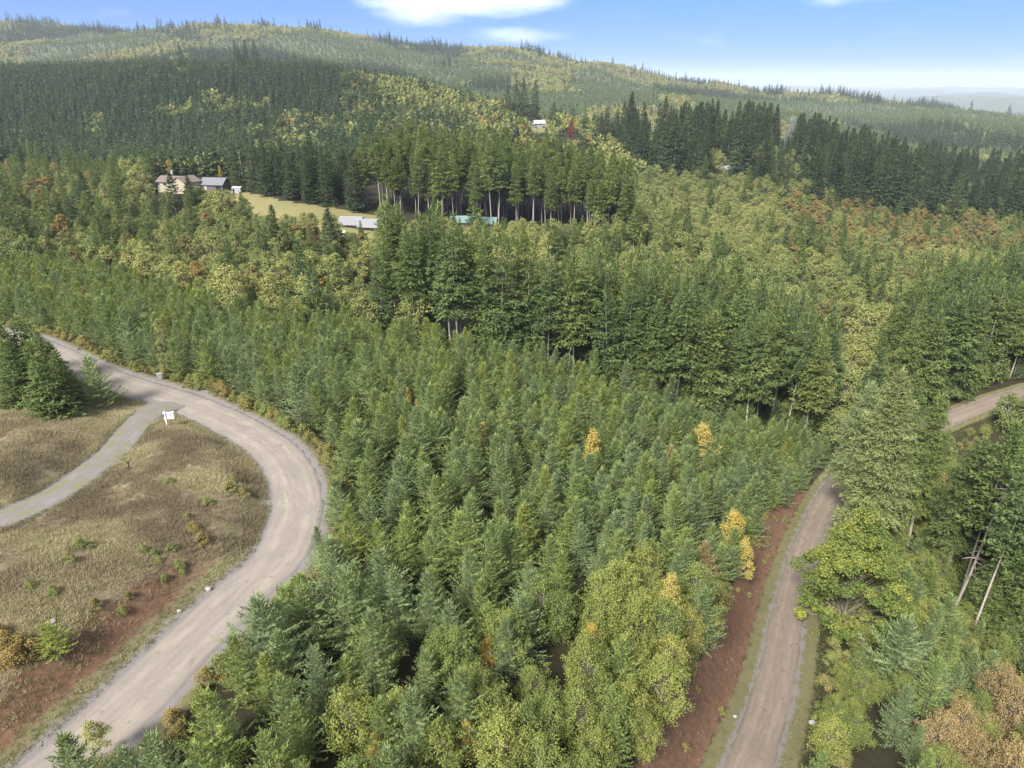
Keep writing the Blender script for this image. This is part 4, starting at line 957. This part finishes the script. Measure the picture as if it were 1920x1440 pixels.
for u, v, t, tn, lab in [(1108, 1166, 62, 0.35, 'golden yellow alder sapling at the front of the plantation'), (912, 1195, 58, 0.6, 'pinkish orange sapling at the front of the plantation'), (875, 1345, 50, 0.4, 'small yellow sapling near the bottom centre'), (700, 1372, 48, 0.35, 'yellow orange sapling at bottom left of centre')]:
    special('willow', 1, u, v, t, 'yellow_sapling', lab, tn, hmax=9)
special('birch', 0, 165, 1350, 43.0, 'pale_sapling', 'thin pale yellow sapling beside the road in the bottom left corner', 0.9, hmax=6.0, wide=1.5)
special('birch', 1, 1242, 684, 150, 'orange_shrub', 'orange shrub at the foot of the tall fir belt', 0.6, M['gold'], hmax=6, wide=2.4, cat='shrub')
# left firs by the road
for n_, (u, v, t, i, s_, lab) in enumerate([(25, 592, 92, 0, 1.3, 'tall dense fir in the clump at the left edge'), (70, 622, 90, 4, 1.3, 'fir at the right end of the left clump beside the road'), (-25, 585, 94, 1, 1.3, 'fir cut by the left edge of the picture'),
                                (95, 660, 87, 1, 1.2, 'low fir at the foot of the left clump'), (45, 640, 86, 4, 1.3, 'front fir of the left clump above the dry grass'), (5, 640, 85, 0, 1.3, 'front left fir of the clump above the dry grass'),
      (48, 606, 95, 2, 1.3, 'tall fir second from the right in the left clump'), (88, 640, 92, 3, 1.4, 'fir beside the road at the back of the left clump'), (0, 605, 90, 4, 1.3, 'wide fir in the middle of the left clump'), (112, 672, 90, 5, 1.3, 'low fir leaning over the road at the left clump'), (70, 665, 84, 2, 1.4, 'low fir in front of the left clump')]):
    special('pine', i % 3, u, v, t, 'young_fir', lab, 0.45, wide=s_ * 1.05, hmax=11)
special('young', 5, 163, 655, 89, 'young_fir', 'lone small fir between the dry grass and the road', 0.3, wide=1.15, hmax=7.0)
special('young', 3, 84, 1168, 49.5, 'young_fir', 'bright little fir on the dry bank at lower left', 0.95, wide=1.45, hmax=3.2)
# autumn trees about the houses
for u, v, t, i, tn, w, lab in [(313, 300, 305, 0, 0.75, 0.55, 'orange maple behind the tan house'), (270, 268, 320, 1, 0.8, 0.6, 'orange maple left of and behind the tan house'), (411, 310, 305, 1, 0.45, 0.5, 'narrow golden maple behind the grey barn'), (481, 318, 290, 1, 0.6, 0.55, 'orange topped maple right of the white shed'),
                               (1072, 226, 545, 0, 0.2, 0.5, 'crimson maple on the far slope beside the pointed cedar')]:
    special('maple', i, u, v, t, 'maple_tree', lab, tn, M['red'] if 'crimson' in lab else M['gold'], hmax=13, wide=w * (1.5 if 'crimson' in lab else 1.0))
for u, v, t, tn, lab in [(95, 348, 215, 0.7, 'rust brown maple in the wood at far left'), (60, 300, 265, 0.5, 'large brown maple near the left edge'), (25, 330, 262, 0.3, 'olive brown maple at the left edge'), (838, 158, 600, 0.9, 'orange maple on the yellow spur'), (875, 195, 560, 0.8, 'brown orange maple below the yellow spur'),
                         (1005, 203, 625, 1.0, 'orange red maple above the small white house')]:
    special('maple', 0, u, v, t, 'maple_tree', lab, tn, hmax=14, hmin=7, wide=0.9)
for u, v, t, lab in [(375, 352, 268, 'left bright lime shrub below the barn'), (398, 355, 268, 'middle bright lime shrub below the barn'), (413, 360, 266, 'right bright lime shrub below the barn')]:
    special('sapling', 1, u, v, t, 'lime_shrub', lab, 0.9, hmin=3, hmax=5.5, wide=1.5, cat='shrub')
for u, v, t, lab in [(889, 352, 236, 'ragged dark fir between the two green roofs'), (862, 408, 234, 'low fir before the left green roof'), (925, 412, 236, 'low fir before the right green roof'), (675, 412, 238, 'dark fir standing before the white trailers')]:
    special('pine', 0, u, v, t, 'pointed_fir', lab, 0.3, hmin=5, hmax=20)
special('wall', 2, 1036, 192, 560, 'cedar_tree', 'pointed cedar beside the crimson maple on the far slope', 0.5, hmax=26, wide=1.3)
for u, v, t, lab in [(332, 78, 760, 'single tall conifer breaking the dark hill skyline'), (437, 78, 740, 'leftmost of the tall conifers on top of the dark hill'), (456, 75, 745, 'middle tall conifer on top of the dark hill'), (476, 73, 735, 'rightmost tall conifer of the clump on the dark hill'), (445, 84, 742, 'shorter conifer in the clump on the dark hill'), (968, 150, 600, 'left dark conifer above the small white house'), (985, 147, 602, 'middle dark conifer above the small white house'), (1003, 150, 600, 'right dark conifer above the small white house'), (955, 160, 598, 'low dark conifer left of the three above the white house')]:
    special('wall', 0, u, v, t, 'dark_conifer', lab, 0.25, hmin=14, hmax=34)
for u, v, t, lab in [(138, 290, 255, 'dark pointed fir in the yellow wood at left'), (318, 325, 262, 'dark fir in front of the tan house'), (350, 330, 262, 'second dark fir in front of the tan house'), (612, 392, 205, 'dark fir left of the white trailer'), (508, 386, 215, 'small dark fir in the field')]:
    special('wall', 2, u, v, t, 'dark_fir', lab, 0.3, hmin=9 if 'tan house' in lab else 6, hmax=22, wide=1.35)
# bare grey tree and dead stems
def snag(u, v, t, name, label, Hm=24):
    p = at_t(u, v, t); g = float(land(np.array([p[0]]), np.array([p[1]]))[0]); H = min(Hm, max(4, p[2] - g))
    r = np.random.default_rng(int(u)); root = thing(name, label, 'tree', (p[0], p[1], g))
    Geo().tube([(0, 0, -0.2), (0.15, 0, H * 0.3), (-0.1, 0.1, H * 0.7), (0.1, 0, H)], [0.24, 0.18, 0.11, 0.03], 6).obj('trunk', M['deadwood'], root)
    b = Geo()
    for k_ in range(26):
        z_ = H * r.uniform(0.3, 0.96); L = (H - z_) * 0.05 + r.uniform(0.4, 1.3); a = r.uniform(0, 6.28)
        d = np.array((cos(a), sin(a), r.uniform(-0.3, 0.25)))
        m = np.array((0, 0, z_)) + d * L * 0.5
        b.tube([(0, 0, z_), m, np.array((0, 0, z_)) + d * L + np.array((0, 0, -0.15 * L))], [0.06, 0.04, 0.012], 4, cap=False)
    b.obj('bare_branches', M['deadwood'], root); return root
snag(1286, 568, 160, 'dead_tree', 'grey dead tree standing in the dark fir belt')
snag(447, 280, 300, 'dead_tree', 'tall leafless grey tree right of the barn', 19)
snag(466, 285, 298, 'dead_tree', 'second leafless grey tree right of the barn', 16)
snag(1893, 800, 92, 'dead_tree', 'leaning bare pale stem at the right edge', 24).rotation_euler = (0, radians(6), 0)

# ------------------------------------------------------------------ undergrowth: bushes as things along the roads
def bush(x, y, sc, tint, label, group):
    z_ = float(land(np.array([x]), np.array([y]))[0])
    return add_tree('bush', random.randrange(3), (x, y, z_ - 0.05), random.uniform(0, 6.28), sc, tint, 'bush', label, 'bush', group)
patches = {}
for u, v, s_, tn in [(290, 1045, 0.5, 0.1), (322, 1035, 0.45, 0.2), (335, 1062, 0.4, 0.1), (310, 1092, 0.4, 0.15), (362, 995, 0.6, 0.75), (378, 1018, 0.6, 0.8), (352, 975, 0.5, 0.6), (440, 905, 0.55, 0.5), (455, 930, 0.6, 0.7), (130, 1055, 0.5, 0.4), (150, 1030, 0.55, 0.3), (230, 1150, 0.5, 0.3), (390, 950, 0.5, 0.2), (45, 1225, 1.0, 0.9), (30, 1255, 0.9, 1.0), (20, 1235, 0.95, 1.0), (105, 1123, 0.5, 0.0), (178, 1145, 0.5, 0.6), (270, 1035, 0.5, 0.3), (300, 1060, 0.4, 0.4), (370, 1000, 0.5, 0.7), (430, 920, 0.6, 0.6), (320, 910, 0.5, 0.3), (60, 1110, 0.4, 0.2), (240, 1120, 0.4, 0.6), (0, 1200, 0.8, 1.0), (345, 1085, 0.35, 0.2), (180, 725, 0.8, 0.4), (205, 742, 0.5, 0.5)]:
    p, t_ = ground_at(u, v)
    lab = {(20, 1235): 'orange leaved shrub at the lower left edge', (105, 1123): 'bright green tuft of shrub on the dry bank', (178, 1145): 'small yellow shrub on the dry bank', (0, 1200): 'yellow orange shrub cut by the left edge'}.get((u, v), f"{('green', 'yellowish', 'tawny')[0 if tn < 0.3 else 1 if tn < 0.65 else 2]} bramble patch in the dry grass, {('far left', 'left', 'middle', 'right', 'far right')[min(4, u // 92)]} {('top', 'upper', 'halfway', 'lower', 'bottom')[min(4, max(0, (v - 900) // 55))]} on the rise")
    o = bush(p[0], p[1], s_, tn, lab, None if (u, v) in ((20, 1235), (105, 1123), (178, 1145), (0, 1200)) else 'bramble patches in the dry grass')
    if 'group' in o: patches.setdefault(lab, []).append((u, o))

for lab, q in patches.items():
    if len(q) > 1:
        q.sort(key=lambda a: a[0])
        for k_, (u, o) in enumerate(q): o['label'] = ('leftmost ' if k_ == 0 else 'rightmost ' if k_ == len(q) - 1 else 'middle ') + lab.replace(' in the dry grass', '')
# ------------------------------------------------------------------ grass on the open rise and the verges
def tuft(name, seed, n, hgt, spread, mat, lean=0.6):
    k = Kites(seed); r = k.r
    P = np.stack((r.normal(0, spread, n), r.normal(0, spread, n), np.full(n, -0.03)), -1); D = np.stack((r.normal(0, lean, n), r.normal(0, lean, n), np.ones(n)), -1)
    k.add(P, D, hgt * r.uniform(0.5, 1.25, n), 0.028 * r.uniform(0.6, 1.5, n)); return k.mesh(name, mat, 0.35)
def grass(name, mat, pts, tints, sizes, hgt, seed):
    MESH[name] = [(tuft('grass_tuft', seed + i, 34, hgt * (0.8 + 0.25 * i), 0.22, mat), None, hgt, 0.3) for i in range(3)]
    items = [[p[0], p[1], p[2], random.randrange(3), s_, random.uniform(0, 6.28), t_, 0, ''] for p, t_, s_ in zip(pts, tints, sizes)]
    for i in range(3):
        q = items[i]; o = link('grass_tuft', MESH[name][i][0], None, (q[0], q[1], q[2]), q[5], q[4]); o['tint'] = q[6]; tag(o, kind='stuff'); REF[(name, i)] = (o, None)
    stuff_forest(name, name, items[3:])
x, y = grid(-95, -10, 24, 97, 0.25)
z, dl, sl, dr, sr, dv, sv = land(x, y, True)
n1 = fbm(x * 0.16, y * 0.16, 4); n2 = fbm(x * 0.5 + 7, y * 0.5, 3)
bare = (1 - sstep(4.5, 9.5, dl)) * (1 - sstep(42, 60, y))
m = (sl > 0) & (dl > LW + 0.5) & (dv > DW + 0.25) & (rng.random(len(x)) < (0.62 + 0.38 * sstep(0.35, 0.5, n2)) * (1 - 0.85 * bare)) & (dl < 70)
grass('dry_grass', M['dry'], np.stack((x, y, z), -1)[m], np.clip(0.45 + (n1[m] - 0.5) * 2.6 + rng.normal(0, 0.08, m.sum()), 0, 1), np.clip(0.55 + (n2[m] - 0.3) * 1.0, 0.4, 1.05), 0.40, 300)
m = (((sl > 0) & (dl > LW + 0.1) & (dl < LW + 1.7)) | ((dv > DW - 0.1) & (dv < DW + 0.9) & (dl > LW + 0.8)) | ((sl > 0) & (dl > LW + 1) & (n1 > 0.60))) & (rng.random(len(x)) < 0.6)
xs, ys_, zs = [x[m]], [y[m]], [z[m]]
x, y = grid(0, 130, 14, 150, 0.42); z, dl, sl, dr, sr, dv, sv = land(x, y, True)
m = (dr > RW + 0.15) & (dr < np.where(sr > 0, RW + 1.6, RW + 4.2)) & (rng.random(len(x)) < 0.75)
xs.append(x[m]); ys_.append(y[m]); zs.append(z[m])
P = np.stack((np.concatenate(xs), np.concatenate(ys_), np.concatenate(zs)), -1)
grass('verge_grass', M['greengrass'], P, rng.uniform(0, 1, len(P)), rng.uniform(0.35, 0.75, len(P)), 0.32, 320)

# ------------------------------------------------------------------ built things
M['white'] = simple('white_paint', (0.23, 0.23, 0.245), 0.5, 0.4, 0.03)
M['sign_white'] = simple('sign_paint', (0.62, 0.62, 0.63), 0.5, 0.4, 0.03)
M['sign_dark'] = simple('sign_print', (0.096, 0.096, 0.120), 0.6)
M['sign_grey'] = simple('sign_print_grey', (0.336, 0.344, 0.368), 0.6)
M['tan'] = simple('tan_siding', (0.270, 0.235, 0.165), 0.7)
M['roof'] = simple('brown_shingles', (0.115, 0.088, 0.077), 0.85, var=0.2, scale=6)
M['trim'] = simple('pale_trim', (0.300, 0.290, 0.270), 0.6)
M['glass'] = simple('window_glass', (0.024, 0.028, 0.036), 0.15, 0.6)
M['barn'] = simple('weathered_boards', (0.092, 0.072, 0.064), 0.9, var=0.25, scale=5)
M['barnroof'] = simple('grey_roofing', (0.108, 0.108, 0.120), 0.7, var=0.2)
M['dark'] = simple('black_and_doorway_shade', (0.010, 0.009, 0.008), 0.9)  # near-black of the stake; also the painted shade in the barn doorway
M['green'] = simple('green_metal_roof', (0.104, 0.160, 0.144), 0.45, 0.5)
M['brownwall'] = simple('brown_siding', (0.128, 0.092, 0.068), 0.8)
M['steel'] = simple('galvanised_steel', (0.20, 0.195, 0.195), 0.5, 0.5, metal=0.3)
M['tyre'] = simple('tyre_rubber', (0.016, 0.016, 0.016), 0.8)
M['rock'] = simple('pale_stone', (0.216, 0.192, 0.180), 0.9, var=0.25, scale=2)
M['plastic'] = simple('grey_plastic', (0.220, 0.232, 0.240), 0.5)
M['carblue'] = simple('car_paint_grey', (0.128, 0.144, 0.176), 0.3, 0.5)
M['carwhite'] = simple('car_paint_white', (0.560, 0.560, 0.560), 0.3, 0.5)
def gz(x, y): return float(land(np.array([float(x)]), np.array([float(y)]))[0])

# estate sign on the corner of the driveway
p, t_ = ground_at(313, 798)
s = thing('sign_post', 'white sale sign hanging from a post at the driveway corner', 'sign', (p[0], p[1], p[2] - 0.05), radians(18))
Geo().box((0, 0, 0.95), (0.11, 0.11, 1.9)).box((0, 0, 1.93), (0.15, 0.15, 0.05)).obj('post', M['sign_white'], s)
Geo().box((0.46, 0, 1.72), (1.35, 0.085, 0.10)).obj('crossarm', M['sign_white'], s)
pan = Geo().box((0.60, 0, 1.20), (0.78, 0.03, 0.74)).obj('sign_panel', M['sign_white'], s)
g = Geo()
for q in range(10): g.add([(0.60, -0.0172, 1.38), (0.60 + 0.11 * cos(q * 0.628), -0.0172, 1.38 + 0.11 * sin(q * 0.628)), (0.60 + 0.11 * cos((q + 1) * 0.628), -0.0172, 1.38 + 0.11 * sin((q + 1) * 0.628))], [(0, 1, 2)])
g.obj('sign_emblem', M['sign_dark'], pan)
g = Geo()
for zz, w_ in ((1.18, 0.5), (1.10, 0.58), (0.98, 0.42)): g.box((0.60, -0.017, zz), (w_, 0.004, 0.045))
g.obj('sign_lines', M['sign_grey'], pan)
Geo().tube([(0.28, 0, 1.57), (0.28, 0, 1.70)], 0.012, 4).obj('hanger', M['steel'], s); Geo().tube([(0.92, 0, 1.57), (0.92, 0, 1.70)], 0.012, 4).obj('hanger', M['steel'], s)
Geo().box((0, -0.07, 0.98), (0.24, 0.05, 0.30)).obj('leaflet_box', M['sign_white'], s)

def rock(u, v, size, name, label, mat=M['rock'], group=None):
    p, t_ = ground_at(u, v); r = np.random.default_rng(int(u + v)); V = []; Fc = []
    n, m = 9, 6
    for j in range(m + 1):
        for i in range(n):
            th = pi * j / m; ph = 2 * pi * i / n; k_ = 0.8 + 0.35 * r.random() if 0 < j < m else 1
            V.append((size * k_ * sin(th) * cos(ph), size * 0.8 * k_ * sin(th) * sin(ph), size * 0.62 * k_ * cos(th)))
    for j in range(m):
        for i in range(n): Fc.append((j * n + i, (j + 1) * n + i, (j + 1) * n + (i + 1) % n, j * n + (i + 1) % n))
    o = link(name, new_mesh(name, V, Fc, mat), None, (p[0], p[1], p[2] + size * 0.25)); tag(o, label, 'rock', group); return o
rock(391, 1106, 0.30, 'rock', 'pale boulder at the inner edge of the left road'); rock(337, 1150, 0.24, 'rock', 'small pinkish stone lower down the inner edge of the left road')
rock(103, 1176, 0.26, 'rock', 'pale stone on the dry bank behind the little fir'); rock(1378, 1345, 0.22, 'rock', 'white stone at the foot of the red bank'); rock(1522, 1359, 0.36, 'rock', 'whitish boulder on the grassy right verge of the forest road', M['plastic'])
peb = Geo()
for S_, off_, i0_, i1_ in ((SR, lambda: RW + random.uniform(-0.4, 4.2), 8, int(nR * 0.6)), (SR, lambda: -RW - random.uniform(-0.3, 0.9), 8, int(nR * 0.6)), (SL, lambda: LW + random.uniform(-0.4, 1.6), 4, int(nL * 0.6)), (SL, lambda: LW + random.uniform(0.5, 6.0), 4, int(nL * 0.35))):
    for x_, y_ in along(S_, off_, i0_, i1_, 1, 0.5) + along(S_, off_, i0_, i1_, 4, 0.5):
        z_ = gz(x_, y_); a_ = random.uniform(0.02, 0.075)
        q8 = [(x_ + sx * a_ * random.uniform(0.6, 1.2), y_ + sy * a_ * random.uniform(0.6, 1.2), z_ + (0.7 * a_ if k2 else -0.3 * a_)) for k2 in (0, 1) for sx, sy in ((-1, -1), (1, -1), (1, 1), (-1, 1))]
        peb.add(q8, [(0, 3, 2, 1), (4, 5, 6, 7), (0, 1, 5, 4), (1, 2, 6, 5), (2, 3, 7, 6), (3, 0, 4, 7)])
M['pebble'] = simple('road_stone', (0.15, 0.128, 0.112), 0.95, 0.1, 0.3, 2.0)
tag(peb.obj('loose_stones', M['pebble']), kind='stuff')
p, t_ = ground_at(300, 712)
s = thing('utility_box', 'small grey utility pedestal on the verge below the birch', 'box', (p[0], p[1], p[2]), 0.5)
Geo().box((0, 0, 0.40), (0.62, 0.5, 0.8)).obj('body', M['plastic'], s); Geo().box((0, 0, 0.84), (0.70, 0.58, 0.08)).obj('lid', M['plastic'], s)
p, t_ = ground_at(243, 882)
s = thing('marker_post', 'short dark stake standing in the dry grass', 'post', tuple(p)); Geo().tube([(0, 0, -0.1), (0.02, 0, 0.85)], [0.06, 0.05], 6).obj('stake', M['dark'], s); Geo().box((0.02, 0, 0.88), (0.2, 0.14, 0.12)).obj('cap', M['dark'], s)

def gable(w, d, hw, hr, over=0.5):
    """wall prism and roof slabs, ridge along x"""
    wl = Geo(); x_, y_ = w / 2, d / 2
    wl.add([(-x_, -y_, -1.5), (x_, -y_, -1.5), (x_, y_, -1.5), (-x_, y_, -1.5), (-x_, -y_, hw), (x_, -y_, hw), (x_, y_, hw), (-x_, y_, hw), (-x_, 0, hw + hr), (x_, 0, hw + hr)],
           [(0, 1, 5, 4), (2, 3, 7, 6), (1, 2, 6, 9, 5), (3, 0, 4, 8, 7)])
    rf = Geo(); xo = x_ + over; k_ = hr / y_; yo = y_ + over; th = 0.16
    for sg in (-1, 1):
        a = [(-xo, 0, hw + hr + 0.03), (xo, 0, hw + hr + 0.03), (xo, sg * yo, hw - over * k_ + 0.03), (-xo, sg * yo, hw - over * k_ + 0.03)]
        b = [(p_[0], p_[1], p_[2] + th) for p_ in a]
        fs_ = [(0, 1, 2, 3), (7, 6, 5, 4), (0, 4, 5, 1), (1, 5, 6, 2), (2, 6, 7, 3), (3, 7, 4, 0)]
        rf.add(a + b, fs_)
    return wl, rf
def window(parent, x_, y_, z_, w, hgt, face='y'):
    f = Geo(); fr = 0.12
    d = (w + fr * 2, 0.08, hgt + fr * 2) if face == 'y' else (0.08, w + fr * 2, hgt + fr * 2)
    f = f.box((x_, y_, z_), d).obj('window', M['trim'], parent)
    off = -0.05 if face == 'y' else 0.05
    c = (x_, y_ + off, z_) if face == 'y' else (x_ + off, y_, z_); e = (w, 0.03, hgt) if face == 'y' else (0.03, w, hgt)
    Geo().box(c, e).obj('pane', M['glass'], f)
def building(u, v, t, name, label, w, d, hw, hr, rz, wm, rm, wins=(), doors=(), over=0.5, zoff=0.0):
    p = at_t(u, v, t); g = p[2]
    b = thing(name, label, 'building', (p[0], p[1], g + zoff), radians(rz))
    wl, rf = gable(w, d, hw, hr, over); wl.obj('wall', wm, b); r = rf.obj('roof', rm, b)
    for (x_, z_, ww, hh_) in wins: window(b, x_, -d / 2 - 0.03, z_, ww, hh_)
    for (x_, ww, hh_, mm) in doors: Geo().box((x_, -d / 2 - 0.03, hh_ / 2), (ww, 0.1, hh_)).obj('door', mm, b)
    return b, r
# tan house: main block and gabled wing seen end on
b, r = building(330, 352, 291, 'tan_house', 'tan house with brown roofs above the broadleaf wood', 11.5, 7.5, 2.8, 1.8, -12, M['tan'], M['roof'], wins=[(-5.5, 1.9, 1.8, 1.2), (-2, 1.9, 1.4, 1.2), (2, 1.9, 1.8, 1.2)], doors=[(4.5, 1.0, 2.1, M['brownwall'])])
Geo().box((-1, 0.5, 6.0), (0.7, 0.7, 1.6)).obj('chimney', M['trim'], r)
wl, rf = gable(8, 7, 3.0, 1.9); o = wl.obj('wing_wall', M['tan'], b, loc=(7.0, -2.6, 0.06), rz=radians(78)); o = rf.obj('wing_roof', M['roof'], b, loc=(7.0, -2.6, 0.06), rz=radians(78))
building(406, 356, 292, 'grey_barn', 'weathered dark barn with a grey roof and open doorway', 9.5, 7, 2.6, 2.2, -8, M['barn'], M['barnroof'], doors=[(2.8, 2.4, 2.4, M['dark']), (-2.6, 0.9, 2.0, M['trim'])])  # the wide black panel paints the shade inside the open doorway
building(447, 362, 288, 'white_shed', 'small white shed right of the barn', 3.8, 2.8, 2.1, 0.4, -10, M['white'], M['trim'], doors=[(-1.2, 0.8, 1.8, M['dark'])], over=0.12)
for u, v, t, lab, sgn in [(873, 428, 246, 'left green roofed building half hidden by trees', 1), (905, 430, 250, 'right green roofed building half hidden by trees', -1)]:
    building(u, v, t, 'green_roof_house', lab, 9.5, 7.0, 2.7, 1.5, 6 * sgn, M['brownwall'], M['green'], wins=[(-2.5, 1.6, 1.2, 1.0), (2.5, 1.6, 1.2, 1.0)])
b, r = building(1010, 241, 590, 'white_house', 'small white house on the far slope left of the crimson maple', 9.5, 7, 4.2, 2.2, 20, M['white'], M['trim'], wins=[(-4, 3.6, 2, 1.4), (0, 3.6, 2, 1.4), (-4, 1.3, 2, 1.4), (3, 1.3, 2.4, 1.6)])
building(1361, 325, 452, 'white_barn', 'long pale roofed building among the trees at right', 13, 9, 3.0, 1.6, 6, M['brownwall'], M['white'], wins=[(-3, 1.7, 1.6, 1.2), (3, 1.7, 1.6, 1.2)])
# semi trailers parked by the field
def trailer(u, v, t, rz, L, label):
    p = at_t(u, v, t); g = gz(p[0], p[1]); s = thing('trailer', label, 'trailer', (p[0], p[1], g), radians(rz), None)
    Geo().box((0, 0, 2.35), (L, 2.5, 2.7)).obj('box', M['white'], s); rib = Geo()
    for i in range(int(L / 1.2)): rib.box((-L / 2 + 0.6 + i * 1.2, -1.262, 2.35), (0.05, 0.02, 2.6))
    rib.obj('side_ribs', M['trim'], s)
    Geo().box((0, 0, 0.92), (L * 0.96, 1.0, 0.15)).obj('chassis', M['steel'], s)
    for x_ in (L / 2 - 1.2, L / 2 - 2.4):
        for y_ in (-1.0, 1.0):
            Geo().tube([(x_, y_ - 0.14, 0.5), (x_, y_ + 0.14, 0.5)], 0.5, 12).obj('wheel', M['tyre'], s)
    for y_ in (-0.7, 0.7): Geo().box((-L / 2 + 2.2, y_, 0.42), (0.14, 0.14, 0.9)).obj('landing_leg', M['steel'], s)
trailer(661, 430, 249, -6, 8.5, 'left white box trailer at the edge of the field'); trailer(691, 433, 247, -10, 7.5, 'right white box trailer partly behind a fir')
def car(u, v, t, rz, mat, label):
    p = at_t(u, v, t); g = gz(p[0], p[1]); s = thing('parked_car', label, 'car', (p[0], p[1], g), radians(rz))
    prof = [(-2.2, 0.35), (-2.2, 0.85), (-1.9, 0.98), (-1.2, 1.02), (-0.7, 1.45), (0.9, 1.48), (1.7, 1.0), (2.15, 0.9), (2.2, 0.35)]
    g_ = Geo(); n = len(prof); V = [(a, -0.86, b_) for a, b_ in prof] + [(a, 0.86, b_) for a, b_ in prof]
    g_.add(V, [tuple(range(n)), tuple(range(2 * n - 1, n - 1, -1))] + [(i, n + i, n + (i + 1) % n, (i + 1) % n) for i in range(n)]); g_.obj('body', mat, s)
    for y_ in (-0.868, 0.868): Geo().box((0.1, y_, 1.22), (1.7, 0.02, 0.34)).obj('side_window', M['glass'], s)
    for x_ in (-1.35, 1.35):
        for y_ in (-0.8, 0.8): Geo().tube([(x_, y_ - 0.11, 0.32), (x_, y_ + 0.11, 0.32)], 0.32, 10).obj('wheel', M['tyre'], s)
car(636, 441, 240, 10, M['carwhite'], 'white car parked left of the trailers'); car(420, 371, 283, 5, M['carblue'], 'dark car parked below the barn')
# lattice mast above the dark conifers
p = at_t(1481, 262, 640); g = gz(p[0], p[1]); H = at_t(1481, 217, 640)[2] - g
s = thing('lattice_tower', 'grey steel lattice tower rising among the dark conifers', 'tower', (p[0], p[1], g))
lv = np.linspace(0, 1, 11); hw_ = lambda q: 5.2 * (1 - q) ** 0.85 + 1.3
legs = []
for sx, sy in ((1, 1), (1, -1), (-1, 1), (-1, -1)):
    Geo().tube([(sx * hw_(q), sy * hw_(q), q * H) for q in lv], 0.2, 4).obj('leg', M['steel'], s)
br = Geo()
for a, b_ in zip(lv[:-1], lv[1:]):
    for fx in (1, -1):
        br.tube([(fx * hw_(a), -hw_(a), a * H), (fx * hw_(b_), hw_(b_), b_ * H)], 0.085, 3).tube([(fx * hw_(a), hw_(a), a * H), (fx * hw_(b_), -hw_(b_), b_ * H)], 0.085, 3)
        br.tube([(-hw_(a), fx * hw_(a), a * H), (hw_(b_), fx * hw_(b_), b_ * H)], 0.085, 3).tube([(hw_(a), fx * hw_(a), a * H), (-hw_(b_), fx * hw_(b_), b_ * H)], 0.085, 3)
        br.tube([(-hw_(b_), fx * hw_(b_), b_ * H), (hw_(b_), fx * hw_(b_), b_ * H)], 0.085, 3).tube([(fx * hw_(b_), -hw_(b_), b_ * H), (fx * hw_(b_), hw_(b_), b_ * H)], 0.085, 3)
br.obj('bracing', M['steel'], s)
arm = Geo()
for q, w_ in ((0.80, 6.0), (0.92, 5.0)): arm.tube([(-w_, 0, H * q), (0, 0, H * q + 0.8), (w_, 0, H * q)], 0.16, 4)
arm.obj('crossarm', M['steel'], s)
# pole by the house
p = at_t(281, 345, 288); g = gz(p[0], p[1]); s = thing('utility_pole', 'pale wooden pole left of the tan house', 'pole', (p[0], p[1], g))
Geo().tube([(0, 0, -0.3), (0, 0, 8.5)], [0.16, 0.11], 8).obj('shaft', M['palebark'], s); Geo().box((0, 0, 8.0), (1.8, 0.12, 0.14)).obj('crossarm', M['palebark'], s)

# ------------------------------------------------------------------ haze
HZ = True
if HZ:
    top = float(gz_max) if 'gz_max' in globals() else float(h.max()) + 60
    low = float(h.min()) - 2
    X = float(GX.max()) + 50; g = Geo(); g.box((0, 13000, (top + low) / 2), (2 * X, 26000 + 120, top - low))
    m, t, out = mat_new('thin_air')
    pv = N(t, 'ShaderNodeVolumePrincipled'); pv.inputs['Color'].default_value = (0.80, 0.88, 1.0, 1); pv.inputs['Density'].default_value = 0.75e-4; pv.inputs['Anisotropy'].default_value = 0.2
    t.links.new(pv.outputs[0], out.inputs['Volume'])
    try: m.cycles.homogeneous_volume = True
    except Exception: pass
    o = g.obj('haze', m); tag(o, kind='stuff')
